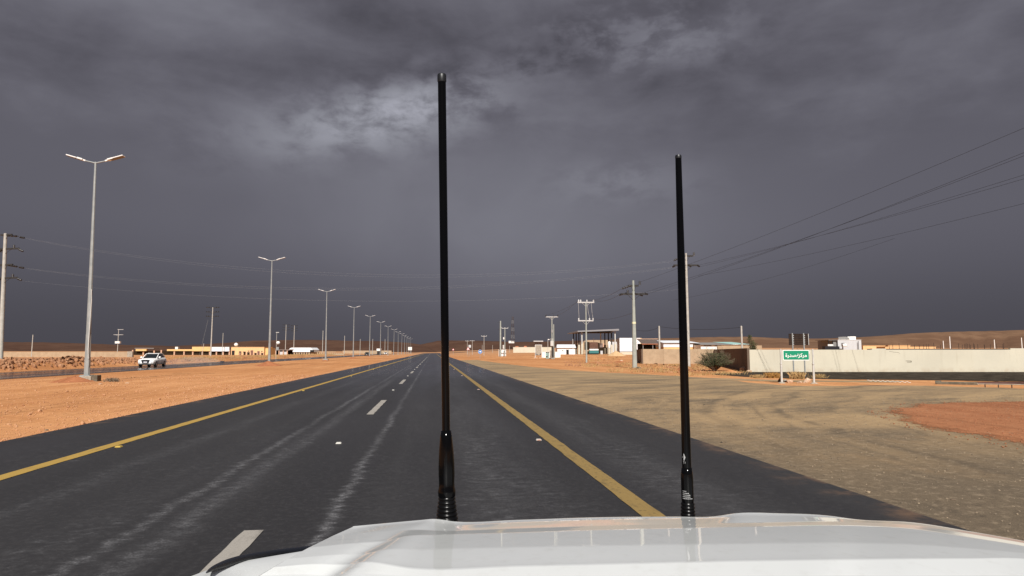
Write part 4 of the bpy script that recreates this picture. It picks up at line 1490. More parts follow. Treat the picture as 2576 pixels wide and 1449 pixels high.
B.box('roof_tank', M_WHITE, 436, 443, 872.5, 878.5, 1, 2.2)

B = Site('flat_roofed_house', 'orange flat-roofed house with a row of doors and windows, white dish above it', 'house', 622, 236)
B.box('wall', M_ORANGEW, 581, 664, 873.5, None, 0, 9)
B.box('parapet', M_ORANGEW, 580.6, 664.4, 872.8, 873.5, -.08, 9.08)
B.box('side_wing', M_YELLOWW, 664.5, 672, 876, None, 1.0, 8)
for (u0, u1, v0, v1, m) in ((583, 590, 882, None, M_DARK), (601, 607, 884, 897, M_DARK), (611, 618, 884.5, 897, M_BROWNP), (621.5, 628, 886, 897, M_BROWNP), (630, 636.5, 881.5, None, M_DOOR), (640.5, 645.5, 888, 897, M_BROWNP),
                            (647, 653, 883.5, None, M_DOOR), (656, 662, 888, 897, M_BROWNP), (623, 627, 882.3, 884.3, M_DARK), (657, 660, 883, 885, M_DARK)):
    B.opening('door' if v1 is None else 'window', m, u0, u1, v0, v1, 0, M_PINKP)
MB().lathe([(.02, 0), (.45, .12), (.66, .45), (.70, .7), (.5, 1.1), (.02, 1.35)], 14, Matrix.Translation((B.X(587), 2.0, B.Zv(871.5)))).build('white_dome', M_WHITE, B.t)
MB().cyl((B.X(587) - .4, 2, B.Zv(873.5)), (B.X(587) - .4, 2, B.Zv(870.5)), .05, .05, 6).cyl((B.X(587) + .4, 2, B.Zv(873.5)), (B.X(587) + .4, 2, B.Zv(870.5)), .05, .05, 6).build('dome_legs', M_GALV, B.t)
for u in (612, 620, 629, 638.5, 647, 655, 664, 671):
    B.box('fence_post', M_PINKP, u - 1, u + 1, 886.5, None, -3.0, -2.7)

B = Site('open_shed', 'low brown open shed between the orange house and barrel-roofed shed', 'shed', 700, 262)
B.box('roof', M_BROWNROOF, 674, 728, 879, 881.5, 0, 5)
B.box('back_wall', M_BROWNP, 675, 727, 881.5, None, 4, 4.3)
for u in (677, 684, 693, 701.5, 712, 722):
    B.box('pillar', M_PINKP, u - 1.2, u + 1.2, 882, None, 0, .4)
B.box('side_panel', M_GREYW, 702, 722, 884, None, .6, .8)

B = Site('barrel_roofed_shed', 'shed with rounded white metal roof and a row of small dark openings', 'shed', 757, 285)
B.box('wall', M_TAN, 726, 789, 885.3, None, 0, 9)
prof = []
x0, x1 = B.X(725), B.X(787)
zb, zt = B.Zv(885.4), B.Zv(874.5)
pts = [(x0, zb)]
for k in range(9):
    a = math.pi / 2 * k / 8
    pts.append((x0 + (1 - math.cos(a)) * 1.8, zb + (zt - zb) * math.sin(a)))
pts += [(x1 - 1.0, zt), (x1, zb + (zt - zb) * .5), (x1, zb)]
MB().prism_y(pts[::-1], -.3, 9.3).build('roof', M_WHITEM, B.t)
MB().box(B.X(781), B.X(790), -.7, -.2, B.Zv(886), B.Zv(880.5)).build('dark_gable', M_DARK, B.t)
for i in range(9):
    u = 729.5 + i * 6.2
    B.opening('window', M_DARK, u, u + 3, 886.6, 894, 0)
B = Site('block_fence', 'ragged block fence with many small gaps right of the barrel-roofed shed', 'fence', 825, 290)
B.box('wall', M_TAN, 790, 866, 890, None, .0, .3)
for i in range(13):
    B.box('pier', M_TAN, 792 + i * 5.4, 794.8 + i * 5.4, 886.2 + .15 * i, 890.2, 0, .3)
B.box('cap_beam', M_TAN, 790, 845, 884.6, 886.0, .02, .28)
B = Site('boundary_wall', 'far pale boundary wall between the third and seventh street lamps', 'wall', 900, 420)
B.box('wall', M_TAN, 862, 985, 882.5, None, 0, .3)
B.box('coping', M_STONE, 862, 985, 882.0, 882.5, -.05, .35)
B = Site('cargo_box', 'small white box body standing on the far left verge', 'box', 952, 330)
B.box('box_body', M_WHITE, 947, 957, 877, 883, 0, 3, bev=.05)
B.box('frame', M_ARMD, 948, 956, 883, None, .3, 2.7)
B = Site('roadside_board', 'small white roadside board beside the farthest street lamps', 'sign board', 1031, 400)
B.box('board', M_WHITE, 1026.5, 1036, 873, 881, 0, .12)
for u in (1028.5, 1034): B.box('leg', M_GALV, u - .3, u + .3, 881, None, .03, .12)

# ---- centre right: kiosk, houses, sheds
B = Site('kiosk', 'small white kiosk at the foot of the two poles', 'kiosk', 1264, 196)
B.box('wall', M_WHITE, 1254.6, 1273, 879.5, None, 0, 2.0)
B.box('roof', M_WHITE, 1254, 1273.6, 878.9, 879.5, -.12, 2.12)
B.opening('window', M_DARK, 1267, 1270, 883.5, 886.5, 0, M_GREYW)

B = Site('walled_compound', 'cream compound wall with small red-roofed houses under the radio mast', 'compound', 1340, 400)
B.box('wall', M_CREAM, 1291, 1389, 873.6, None, 0, .3)
B.box('coping', M_CREAM, 1290.6, 1389.4, 873.1, 873.6, -.06, .36)
for u0, u1, vt in ((1293, 1308, 870.8), (1317, 1327, 870.2)):
    xa, xb = B.X(u0), B.X(u1)
    z0_, z1_ = B.Zv(873.8), B.Zv(vt)
    MB().box(xa + .2, xb - .2, 3, 8, -.2, z0_).build('house_wall', M_CREAM, B.t)
    cxm = (xa + xb) / 2
    MB().raw([(xa, 2.6, z0_), (xb, 2.6, z0_), (xb, 8.4, z0_), (xa, 8.4, z0_), (cxm - .6, 5.5, z1_), (cxm + .6, 5.5, z1_)], [(0, 1, 5, 4), (2, 3, 4, 5), (1, 2, 5), (3, 0, 4), (3, 2, 1, 0)]).build('roof', M_TILE, B.t)

B = Site('notice_frame', 'grey notice panel hung in a white frame beside the road verge', 'notice board', 1354, 146)
for u in (1346.5, 1363): B.box('post', M_WHITE, u - .45, u + .45, 867.5, None, 0, .08)
B.box('top_rail', M_WHITE, 1346.5, 1363, 867.2, 868.2, -.01, .09)
xa, xb = B.X(1347.2), B.X(1362.4)
za, zb = B.Zv(868.6), B.Zv(893)
MB().prism_y([(xa, za - (za - zb) * .72), (xa + .3, zb + .25), (xa + .62, zb), (xb - .62, zb), (xb - .3, zb + .25), (xb, za - (za - zb) * .72), (xb, za), (xa, za)], .02, .05).build('panel', M_CONC, B.t)
for du, dv in ((1345, 901), (1350, 902.5), (1358, 903), (1365, 901.5)):
    MB().rock((B.X(du), -.2, .05), .25, .2, .14, random.Random(du)).build('foot_stone', M_STONE, B.t)
B = Site('watch_shelter', 'small raised shelter with flat roof behind the notice frame', 'shelter', 1354, 190)
B.box('roof', M_GREYW, 1342, 1366, 857.4, 859.6, -1.5, 2.5)
for u in (1348, 1352, 1356, 1360): B.box('post', M_ARMD, u - .5, u + .5, 859.6, None, 0, .2)
B.box('cabin', M_GREYROOF, 1347, 1361, 866, None, .8, 2.2)

B = Site('low_white_wall', 'low white wall beside the teal cabinet', 'wall', 1400, 150)
B.box('wall', M_WHITE, 1364, 1410, 885.2, None, 0, .2)
B.box('coping', M_WHITE, 1363.8, 1410.2, 884.7, 885.2, -.04, .24)
B = Site('electric_cabinet', 'teal electrical cabinet beside the concrete block', 'cabinet', 1378, 140)
B.box('body', M_TEAL, 1373.4, 1381.8, 886.5, None, 0, .6, bev=.03)
B.box('lid', M_TEAL, 1373, 1382.2, 885.6, 886.4, -.05, .65)
B.box('door', M_TEAL, 1374.2, 1381, 888, 899, -.02, .0)
B = Site('concrete_block', 'plain concrete block standing right of the teal cabinet', 'block', 1390, 139)
B.box('block', M_CONC, 1383.8, 1396.6, 881.6, None, 0, .5, bev=.03)

B = Site('white_shed', 'white shed with pitched metal roof and dark doorway left of the fuel canopy', 'shed', 1425, 200)
B.box('wall', M_WHITE, 1402, 1447, 875, None, 0, 6)
xa, xb = B.X(1400.5), B.X(1449)
MB().raw([(xa, -.4, B.Zv(875)), (xb, -.4, B.Zv(875)), (xb, 3, B.Zv(866.4)), (xa - .6 + .9, 3, B.Zv(866.4)), (xb, 6.4, B.Zv(875)), (xa, 6.4, B.Zv(875))], [(0, 1, 2, 3), (3, 2, 4, 5), (0, 3, 5), (1, 4, 2), (0, 5, 4, 1)]).build('roof', M_WHITEM, B.t)
B.opening('door', M_DARK, 1424.5, 1431, 879.5, None, 0, M_WHITE)
B.opening('door', M_WHITEM, 1434, 1444, 878, None, 0, M_GREYW)
B.opening('window', M_DARK, 1414, 1417, 881.5, 883.2, 0, M_GREYW)

B = Site('fuel_canopy', 'tall flat fuel station canopy on two groups of slender columns', 'canopy', 1500, 206)
cz0, cz1 = B.Zv(835.4), B.Zv(831)
MB().raw([(B.X(1434), 9.0, cz0 - .35), (B.X(1453), -1.0, cz0), (B.X(1557), -1.0, cz0 + .45), (B.X(1540), 9.0, cz0 + .1),
          (B.X(1434), 9.0, cz0 - .12), (B.X(1453), -1.0, cz1 - .15), (B.X(1557), -1.0, cz1 + .45), (B.X(1540), 9.0, cz0 + .35)],
         [(0, 3, 2, 1), (4, 5, 6, 7), (1, 2, 6, 5), (2, 3, 7, 6), (3, 0, 4, 7), (0, 1, 5, 4)]).build('canopy_roof', M_CANTOP, B.t)
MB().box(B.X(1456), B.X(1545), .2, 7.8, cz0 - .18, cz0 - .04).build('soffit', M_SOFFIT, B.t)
for i, (u, y, m) in enumerate(((1449, 7.6, M_ARMD), (1454, 5.2, M_ARMD), (1459, 2.8, M_ARMD), (1464.5, .2, M_GALVP), (1520, 7.6, M_GALVP), (1528, 5.2, M_ARMD), (1534.5, 3.0, M_ARMD), (1541, 1.6, M_ARMD), (1548.2, .2, M_GALVP))):  # dark and pale column and casing tones paint in canopy shade and sunlight
    cc = MB().box(B.X(u) - .16, B.X(u) + .16, y - .16, y + .16, 3.0, cz0 + .05).build('column', m, B.t)
    if i != 4:
        MB().box(B.X(u) - .30, B.X(u) + .30, y - .30, y + .30, -.2, 3.2 if m is M_GALVP else 3.0, bev=.04).build('column_casing', M_CREAM if i in (2, 3, 6, 7, 8) else M_DARKCONC, cc)
B.box('plinth', M_CONC, 1444, 1468, 891.0, None, -.8, 9)
B = Site('station_building', 'tan station building with sloping side wall behind the fuel canopy', 'building', 1500, 236)
MB().prism_y([(B.X(1466), -.2), (B.X(1553), -.2), (B.X(1553), B.Zv(866)), (B.X(1530), B.Zv(866)), (B.X(1530), B.Zv(855.5)), (B.X(1478), B.Zv(855.5)), (B.X(1466), B.Zv(863))], 0, 8).build('wall', M_TAN, B.t)
B.box('dark_bay', M_BROWNP, 1505, 1530, 874, None, -.5, -.02)
B.box('upper_bay', M_BROWNROOF, 1508, 1518, 864, 874, -.6, -.02)
B.box('pale_sign', M_PINKP, 1516, 1523, 863.5, 873, -.75, -.62)
B.box('side_block', M_GREYW, 1532, 1552, 860, None, -.3, -.03)
B.box('rooftop_box', M_WHITE, 1500, 1505, 862, 864, -.3, -.02)
B.box('dark_shed', M_DARKCONC, 1552, 1561, 876, None, -1.2, 1.0)
B = Site('fuel_pump', 'slim white pump with rounded top under the right of the canopy', 'fuel pump', 1533, 198)
MB().cyl((0, 0, -.1), (0, 0, B.Zv(876)), .32, .32, 12).build('body', M_CREAM, B.t)
MB().lathe([(.36, B.Zv(876)), (.46, B.Zv(872)), (.46, B.Zv(863)), (.3, B.Zv(859.5)), (.05, B.Zv(858.5))], 14).build('rounded_top', M_WHITE, B.t)
B = Site('grey_cabinet', 'small grey cabinet right of the teal truck', 'cabinet', 1513.5, 200)
B.box('body', M_GREYW, 1510.5, 1516.5, 882.5, None, 0, .7, bev=.03)
B.box('lid', M_GREYW, 1510.2, 1516.8, 882.1, 882.5, -.05, .75)

B = Site('white_panel_building', 'tall white building clad in square sheet panels behind the thick pole', 'building', 1586, 190)
B.box('core', M_GREYW, 1560, 1613, 851, None, .12, 5)
B.box('plinth', M_CREAM, 1562, 1606, 884.8, None, -.05, .12)
B.box('corner_pier', M_YELLOWW, 1611.5, 1614.5, 850.5, None, -.1, .5)
for i in range(5):
    for j in range(3):
        u0 = 1559.2 + i * 10.5
        v0 = 850.2 + j * 11.3
        B.box('panel', M_WHITEM, u0, u0 + 10.25, v0, v0 + 11.05, -.0, .10)
B.box('sill', M_GREYROOF, 1562, 1612, 884.1, 884.8, -.12, .1)

B = Site('corrugated_shed', 'open shed with brown corrugated roof behind the block wall', 'shed', 1642, 112)
xa, xb = B.X(1614.5), B.X(1669.5)
zb, zt = B.Zv(864.8), B.Zv(851.8)
mb = MB()
n = 48
rows = [[], []]
for k in range(n + 1):
    x = xa + (xb - xa) * k / n
    w = .045 if k % 2 else -.045
    rows[0].append((x, -.4, zb + w))
    rows[1].append((x, 4.2, zt + w))
mb.grid(rows, False)
mb.build('roof', M_BROWNROOF, B.t)
B.box('eave_beam', M_TILE, 1614.8, 1669.2, 865.0, 866.3, -.42, -.25)
B.box('back_wall', M_DARK, 1615, 1669, 864, None, 3.6, 3.8)
for u in (1618, 1642.5, 1666): B.box('pillar', M_GREYROOF, u - .8, u + .8, 866.3, None, -.2, .1)
B.box('ridge_cap', M_PINKP, 1614.5, 1669.5, 850.6, 852, 4.1, 4.5)

B = Site('white_store', 'white store with pale blue roof behind the block wall', 'building', 1716, 108)
B.box('wall', M_WHITEM, 1670, 1762, 863.4, 873.2, 0, 6)
B.box('yellow_base', M_YELLOWW, 1670.5, 1761, 873.2, None, .05, 6)
xa, xb = B.X(1669.6), B.X(1762.5)
MB().raw([(xa, -.15, B.Zv(862.8)), (xb, -.15, B.Zv(862.8)), (B.X(1745), 5, B.Zv(855.3)), (xa, 5, B.Zv(855.3)), (xb, 6.2, B.Zv(862.8)), (xa, 6.2, B.Zv(862.8))], [(0, 1, 2, 3), (3, 2, 4, 5), (1, 4, 2), (0, 3, 5), (5, 4, 1, 0)]).build('roof', M_WHITEM, B.t)
B.box('gutter', M_GREYROOF, 1670, 1762, 862.6, 863.4, -.22, -.02)
B = Site('long_roof_house', 'long low house with grey and teal roof behind the bush', 'house', 1825, 104)
B.box('wall', M_WHITE, 1764, 1890, 867.6, None, 0, 6)
MB().raw([(B.X(1762), -.3, B.Zv(866.6)), (B.X(1846), -.3, B.Zv(866.6)), (B.X(1822), 5, B.Zv(860.5)), (B.X(1762), 5, B.Zv(860.8))], [(0, 1, 2, 3)]).build('grey_roof', M_GREYROOF, B.t)
MB().raw([(B.X(1846), -.3, B.Zv(866.4)), (B.X(1891), -.3, B.Zv(866.2)), (B.X(1868), 5, B.Zv(859.2)), (B.X(1816), 5, B.Zv(859.2))], [(0, 1, 2, 3)]).build('teal_roof', M_TEAL, B.t)
B.box('rear_wall', M_WHITE, 1764, 1886, 862.5, None, 4.9, 5.4)
B.box('eave', M_GREYROOF, 1762, 1891, 866.7, 867.6, -.3, -.05)
B.opening('window', M_GREYROOF, 1772, 1790, 869, 871.5, 0, M_GREYW)
B.opening('window', M_GREYROOF, 1800, 1815, 869, 871.5, 0, M_GREYW)
B = Site('rubble_wall', 'rough tan block wall below the teal roof', 'wall', 1860, 92)
B.box('wall', M_TAN, 1806, 1888, 869.8, None, 0, .25)
B.box('raised_part', M_TAN, 1878, 1920, 869.0, None, .3, .55)

# ---- block wall and cream compound wall on the right
cA = site(1888, 51.2)
cB = site(1801, 85)
cC = site(1618, 85)
cD = site(1604, 112)


def wall_between(name, label, a, b, h, th, m, part='wall', cap=None):
    a, b = Vector((a.x, a.y, 0)), Vector((b.x, b.y, 0))
    dd = b - a
    t = thing(name, label, 'wall', a, math.atan2(dd.y, dd.x))
    MB().box(0, dd.length, 0, th, -.25, h).build(part, m, t)
    if cap:
        MB().box(-.02, dd.length + .02, -.03, th + .03, h, h + .05).build('coping', cap, t)
    return t


hw = zat(879.6, 51.2)
wb = wall_between('block_return_wall', 'dark shaded block wall running back from the cream wall corner', cA, cB, zat(878, 70), .2, M_SHADEBLOCK)
wc = wall_between('block_front_wall', 'tan block wall left of the dry bush', cB, cC, zat(878.2, 85), -.2, M_TAN)
for x_ in (1.9, 6.4):
    MB().box(x_, x_ + .4, -.02, .05, -.2, zat(878.2, 85) + .04).build('pier', M_TAN, wc)
wd = wall_between('block_end_wall', 'short shaded block wall beside the thick pole', cC, cD, zat(878.2, 85), .2, M_SHADEBLOCK)
B = Site('cream_wall', 'long smooth cream boundary wall behind the green sign', 'wall', 2200, 51.2)
X0 = B.X(1888)
B.box('wall', M_CWALL, 1888, 3000, 879.6, None, 0, .25)
B.box('raised_part', M_CWALL, 2197, 2232, 876.8, 879.6, .0, .25)
B.box('raised_part', M_CWALL, 2545, 3000, 876.2, 879.6, .0, .25)
MB().box(B.X(2280), B.X(2294), -.012, .0, B.Zv(908.2), B.Zv(907.4)).box(B.X(2283), B.X(2294), -.012, 0, B.Zv(911.2), B.Zv(910.3)).box(B.X(2292.5), B.X(2294.2), -.012, 0, B.Zv(910.3), B.Zv(908.2)).build('crack_mark', M_DARKCONC, B.t)
MB().tube([(B.X(2240), -.004, B.Zv(884)), (B.X(2252), -.004, B.Zv(885.8)), (B.X(2262), -.004, B.Zv(886.6)), (B.X(2266), -.004, B.Zv(889))], .008, 4).build('crack', M_DARKCONC, B.t)
MB().box(X0, B.X(1889), .25, .26, -.2, 1.6).build('inner_face', M_CREAM, B.t)

B = Site('unfinished_building', 'unfinished low roof with rusty rebar sticking up behind the cream wall', 'building', 2390, 56)
B.box('roof_slab', M_RUST, 2232, 2545, 877.2, 880.8, .3, 3)
B.box('wall', M_TAN, 2236, 2541, 880.8, None, .6, 2.8)
rr_ = random.Random(9)
for xz in (990, 1030, 1115, 1215, 1240, 1362, 1395, 1482, 1503, 1655, 1730, 1778, 1812, 1830, 1890, 1905, 1918, 1932, 1948, 1972, 2008, 2088, 2105, 2112, 2255, 2268, 2275, 2432, 2442, 740, 755, 870):
    u = 2138.4 + xz * .1699
    hgt = rr_.uniform(861.5, 868)
    yb = rr_.uniform(.5, 2)
    MB().cyl((B.X(u), yb, B.Zv(878)), (B.X(u) + rr_.uniform(-.03, .03), yb, B.Zv(hgt)), .022, .018, 5).build('rebar', M_RUST, B.t)
for u, vt, lab_ in ((2376, 858, 'short white post behind the cream wall'), (2393, 847, 'taller white post behind the cream wall'), (2505, 855, 'white post behind the right end of the cream wall'), (2574, 850, 'white post at the right edge above the cream wall')):
    plain_post(u, vt, 92, lab_, 'post', .07, material=M_WHITE, group='white posts behind the cream wall')
for u0, u1, v0, d, lab_ in ((2172, 2228, 868.8, 230, 'leftmost low cream hut behind the cream wall'), (2235, 2291, 868.2, 232, 'middle low cream hut behind the cream wall'), (2228, 2355, 871.6, 205, 'longest low cream hut behind the cream wall')):
    B = Site('low_hut', lab_, 'hut', (u0 + u1) / 2, d, 'low cream huts on the right')
    B.box('wall', M_ORANGEW, u0, u1, v0 + .6, None, 0, 5)
    B.box('roof', M_ORANGEW, u0 - .6, u1 + .6, v0, v0 + .6, -.15, 5.15)

B = Site('grey_white_house', 'pale two-storey house with roof box and water tank behind the cream wall', 'house', 2135, 108)
B.box('wall', M_GREYW, 2110, 2169, 855, None, 0, 7)
B.box('roof_room', M_WHITE, 2150, 2164, 846, 855, 1, 5)
B.box('parapet', M_WHITE, 2109.6, 2169.4, 854.4, 855, -.05, 7.05)
B.box('side_wing', M_GREYROOF, 2102, 2110, 856, None, .5, 6)
B.box('porch_roof', M_GREYROOF, 2088, 2112, 855.2, 856, .2, 5)
B.box('porch_wall', M_WHITE, 2087, 2101, 866, 870.5, .3, .5)
for u in (2089.5, 2100): B.box('porch_post', M_ARMD, u - .4, u + .4, 856, None, .3, .5)
B.opening('window', M_DARK, 2119.5, 2125.5, 863.5, 867.5, 0, M_GREYROOF)
tank = MB().cyl((B.X(2113), -1.0, B.Zv(869)), (B.X(2122), -1.0, B.Zv(869)), .28, .28, 14).build('water_tank', M_WHITE, B.t)
MB().box(B.X(2114), B.X(2121), -1.2, -.8, -.1, B.Zv(872)).build('tank_stand', M_GREYW, tank)
MB().cyl((B.X(2147), 1.2, B.Zv(850.5)), (B.X(2150), 1.2, B.Zv(850.5)), .28, .28, 12).cyl((B.X(2144.5), 1.2, B.Zv(848)), (B.X(2149), 1.2, B.Zv(848)), .1, .1, 8).build('roof_tank', M_WHITE, B.t)
MB().cyl((B.X(2159), -.3, -.1), (B.X(2159), -.3, B.Zv(858)), .05, .05, 6).build('pipe', M_ARMD, B.t)
B.box('dark_car_port', M_TRIM, 2070, 2106, 871.5, None, -1.0, .0)

# ---- sand pile
p = site(1550, 165)
mound('sand_pile', 'conical pile of pale sand in front of the white panel building', 'sand pile', (p.x, p.y, p.z), 2.7, 2.2, 1.35, M_SANDPILE, 40)

# ================================================================== ROAD SIGNS
# green place-name sign
gs = site(2003, 33.2)
t = thing('place_name_sign', 'green place-name sign with white Arabic lettering on two white posts', 'road sign', gs, -YAW - R(2))
kx = KP * 33.2
for u, dv in ((1967.5, 0), (2039.5, .06)):
    x = (u - 2003) * kx
    y = -dv * 6
    po = MB().cyl((x, y, 0), (x, y, .98), .055, .052, 12).cyl((x, y, .95), (x, y, 1.0), .064, .064, 12).cyl((x, y, 1.0), (x, y, 1.72), .042, .04, 12).build('post', M_GALVP, t)
    MB().lathe([(.19, -.05), (.18, .02), (.12, .05), (.06, .07)], 12, Matrix.Translation((x, y, 0))).build('footing', M_CONC, po)
sx0, sx1 = (1971 - 2003) * kx, (2037 - 2003) * kx
sz0, sz1 = zat(906.5, 33.2), zat(880.5, 33.2)


def rrect(x0, x1, z0, z1, r, n=4):
    pts = []
    for cx, cz, a0 in ((x1 - r, z1 - r, 0), (x0 + r, z1 - r, 90), (x0 + r, z0 + r, 180), (x1 - r, z0 + r, 270)):
        for k in range(n + 1):
            a = R(a0 + 90 * k / n)
            pts.append((cx + r * math.cos(a), cz + r * math.sin(a)))
    return pts


pan = MB().prism_y(rrect(sx0, sx1, sz0, sz1, .05)[::-1], -.085, -.06).build('sign_panel', M_SIGNW, t)
MB().prism_y(rrect(sx0 + .035, sx1 - .035, sz0 + .035, sz1 - .035, .035)[::-1], -.090, -.0851).build('green_field', M_SIGNG, pan)


def letters(txt, name, xc, zc, size, parent, off=.012):
    cu = bpy.data.curves.new(name + '_text', 'FONT')
    cu.body = txt
    cu.size = size
    cu.align_x = 'CENTER'
    cu.align_y = 'CENTER'
    cu.offset = off
    cu.extrude = .002
    cu.materials.append(M_SIGNW)
    tmp = bpy.data.objects.new('tmp_text', cu)
    COL.objects.link(tmp)
    bpy.context.view_layer.update()
    me = bpy.data.meshes.new_from_object(tmp.evaluated_get(bpy.context.evaluated_depsgraph_get()))
    bpy.data.objects.remove(tmp)
    me.materials.clear()
    me.materials.append(M_SIGNW)
    o = bpy.data.objects.new(name, me)
    COL.objects.link(o)
    o.location = (xc, -.0945, zc)
    o.rotation_euler = (R(90), 0, 0)
    o.parent = parent
    return o


zc = (sz0 + sz1) / 2 - .01
letters('\ufeb0\ufedb\ufeae\ufee3', 'lettering', .34, zc, .25, pan, .006)
letters('\ufee1\ufe83', 'lettering', .075, zc, .13, pan, .003)
letters('\ufe93\ufead\ufeaa\ufeb3', 'lettering', -.26, zc, .25, pan, .006)

# brown-backed sign behind it
bs = site(2012, 42.3)
t = thing('rear_facing_sign', 'brown back of a large road sign on two grey posts behind the green sign', 'road sign', bs, -YAW + R(3))
kx = KP * 42.3
for u in (1996.5, 2025.5):
    x = (u - 2012) * kx
    MB().box(x - .035, x + .035, -.05, .0, -.2, zat(839, 42.3) + .02).build('post', M_GALV, t)
    for j in range(5):
        z = zat(866 - j * 5.5, 42.3)
        MB().box(x + .03, x + .075, -.06, .0, z - .025, z + .025).build('clamp', M_ARML, t)
for j in range(6):
    za = zat(868 - j * 4.75, 42.3)
    zb_ = zat(868 - (j + 1) * 4.75, 42.3)
    MB().box((1988 - 2012) * kx, (2038 - 2012) * kx, .002, .03, za, zb_ - .006).build('plank', M_SIGNBACK, t)
MB().box((2038 - 2012) * kx, (2039.2 - 2012) * kx, -.01, .04, zat(868, 42.3), zat(839.5, 42.3)).build('edge_strip', M_GALVP, t)

# round blue arrow sign
B = Site('direction_sign', 'round blue sign with white right-pointing arrow at the road mouth', 'road sign', 1207.6, 154)
MB().cyl((0, 0, -.1), (0, 0, B.Zv(886)), .04, .04, 8).build('post', M_GALV, B.t)
zc = B.Zv(884.8)
dd = MB().cyl((0, -.06, zc), (0, -.04, zc), .47, .47, 24, True, False).build('disc', M_SIGNW, B.t)
MB().cyl((0, -.066, zc), (0, -.0605, zc), .44, .44, 24, True, False).build('blue_face', M_SIGNB, dd)
MB().prism_y([(-.30, zc - .06), (.0, zc - .06), (.0, zc - .20), (.32, zc), (.0, zc + .20), (.0, zc + .06), (-.30, zc + .06)], -.072, -.0665).build('arrow', M_SIGNW, dd)
# warning triangle
B = Site('warning_sign', 'white triangular warning sign with red border left of the blue sign', 'road sign', 1177.4, 187)
MB().cyl((0, 0, -.1), (0, 0, B.Zv(880)), .04, .04, 8).build('post', M_GALV, B.t)
zc = B.Zv(878)
a = .50
dd = MB().prism_y([(-a, zc - a * .57), (a, zc - a * .57), (0, zc + a * 1.15)], -.06, -.04).build('red_border', M_SIGNR, B.t)
a = .36
MB().prism_y([(-a, zc - a * .54), (a, zc - a * .54), (0, zc + a * 1.12)], -.066, -.0605).build('white_face', M_SIGNW, dd)
MB().prism_y([(-.05, zc - .12), (.05, zc - .12), (.06, zc + .08), (-.03, zc + .12)], -.071, -.0665).build('symbol', M_DARK, dd)
B = Site('square_sign', 'small grey square sign behind the warning triangle', 'road sign', 1181.5, 215)
MB().cyl((0, 0, -.1), (0, 0, B.Zv(870)), .04, .04, 8).build('post', M_GALV, B.t)
B.box('panel', M_GREYW, 1178.6, 1184.6, 867.8, 874.4, -.06, -.04)
# second small triangle left of the tall aerial
B = Site('warning_sign', 'tiny red and white triangular sign just left of the taller aerial', 'road sign', 1140, 300)
MB().cyl((0, 0, -.1), (0, 0, B.Zv(880)), .05, .05, 8).build('post', M_GALV, B.t)
zc = B.Zv(879.5); a = .55
dd = MB().prism_y([(-a, zc - a * .57), (a, zc - a * .57), (0, zc + a * 1.15)], -.06, -.04).build('red_border', M_SIGNR, B.t)
a = .36
MB().prism_y([(-a, zc - a * .54), (a, zc - a * .54), (0, zc + a * 1.12)], -.066, -.0605).build('white_face', M_SIGNW, dd)

# speed-bump studs on the side road and low barrier
st = thing('ground_stud', 'small pale stud in the double row across the gravel before the cream wall', 'stud', group='studs in rows across the gravel edge')
MB().prism_y([(-.045, 0), (.045, 0), (.03, .022), (-.03, .022)], -.05, .05).build('body', M_STUD, st)
MB().raw([(-.04, -.0505, .003), (.04, -.0505, .003), (.028, -.0505, .019), (-.028, -.0505, .019)], [(0, 1, 2, 3)]).build('reflector', M_STUD, st)
for i in range(18):
    f = i / 17
    o = st if i == 0 else copy_tree(st)
    p = gnd(2184 + 104 * f, 957.2 + 4.2 * f + (1.9 if i % 2 else 0))
    o['label'] = ['leftmost', 'second', 'third', 'fourth', 'fifth', 'sixth', 'seventh', 'eighth', 'ninth', 'tenth', 'eleventh', 'twelfth', 'thirteenth', 'fourteenth', 'fifteenth', 'sixteenth', 'seventeenth', 'rightmost'][i] + ' small pale stud, counted from the left, in the double row across the gravel edge'
    o.location = (p.x, p.y, .012)
a, b = gnd(2356, 966.3), gnd(2460, 968.5)
t = thing('concrete_kerb', 'dark low concrete kerb lying beside the red mud at right', 'kerb', (a.x, a.y, 0), math.atan2(b.y - a.y, b.x - a.x))
L = (b - a).length
MB().box(0, L, -.09, .09, -.05, .13, bev=.03).build('kerb_block', M_DARKCONC, t)
MB().cyl((-.05, 0, .06), (.2, 0, .07), .11, .10, 8).build('rounded_end', M_DARKCONC, t)
a, b = gnd(2458, 974.5), gnd(2700, 979)
t = thing('pipe_rail', 'low pale pipe rail on short posts at the right edge', 'rail', (a.x, a.y, 0), math.atan2(b.y - a.y, b.x - a.x))
L = (b - a).length
MB().cyl((0, 0, .15), (L, 0, .16), .020, .020, 8).build('pipe', M_CONC, t)
for i in range(7):
    MB().cyl((.3 + L * i / 7, 0, -.05), (.3 + L * i / 7, 0, .16), .022, .022, 6).build('leg', M_RUST, t)

# ================================================================== VEHICLES
def loft(secs, n=20, power=4.0):
    """sections (y, half width, z0, z1): rounded-box cross sections"""
    rows = []
    for (y, hw, z0, z1) in secs:
        row = []
        for i in range(n + 1):
            a = 2 * math.pi * (i % n) / n
            c, s = math.cos(a), math.sin(a)
            rx = abs(c) ** (2 / power) * (1 if c >= 0 else -1)
            rz = abs(s) ** (2 / power) * (1 if s >= 0 else -1)
            row.append((hw * rx, y, (z0 + z1) / 2 + (z1 - z0) / 2 * rz))
        rows.append(row)
    mb = MB().grid(rows, True, False)
    m = n + 1
    mb.raw(rows[0], [tuple(range(n))])
    mb.raw(rows[-1], [tuple(range(n - 1, -1, -1))])
    return mb


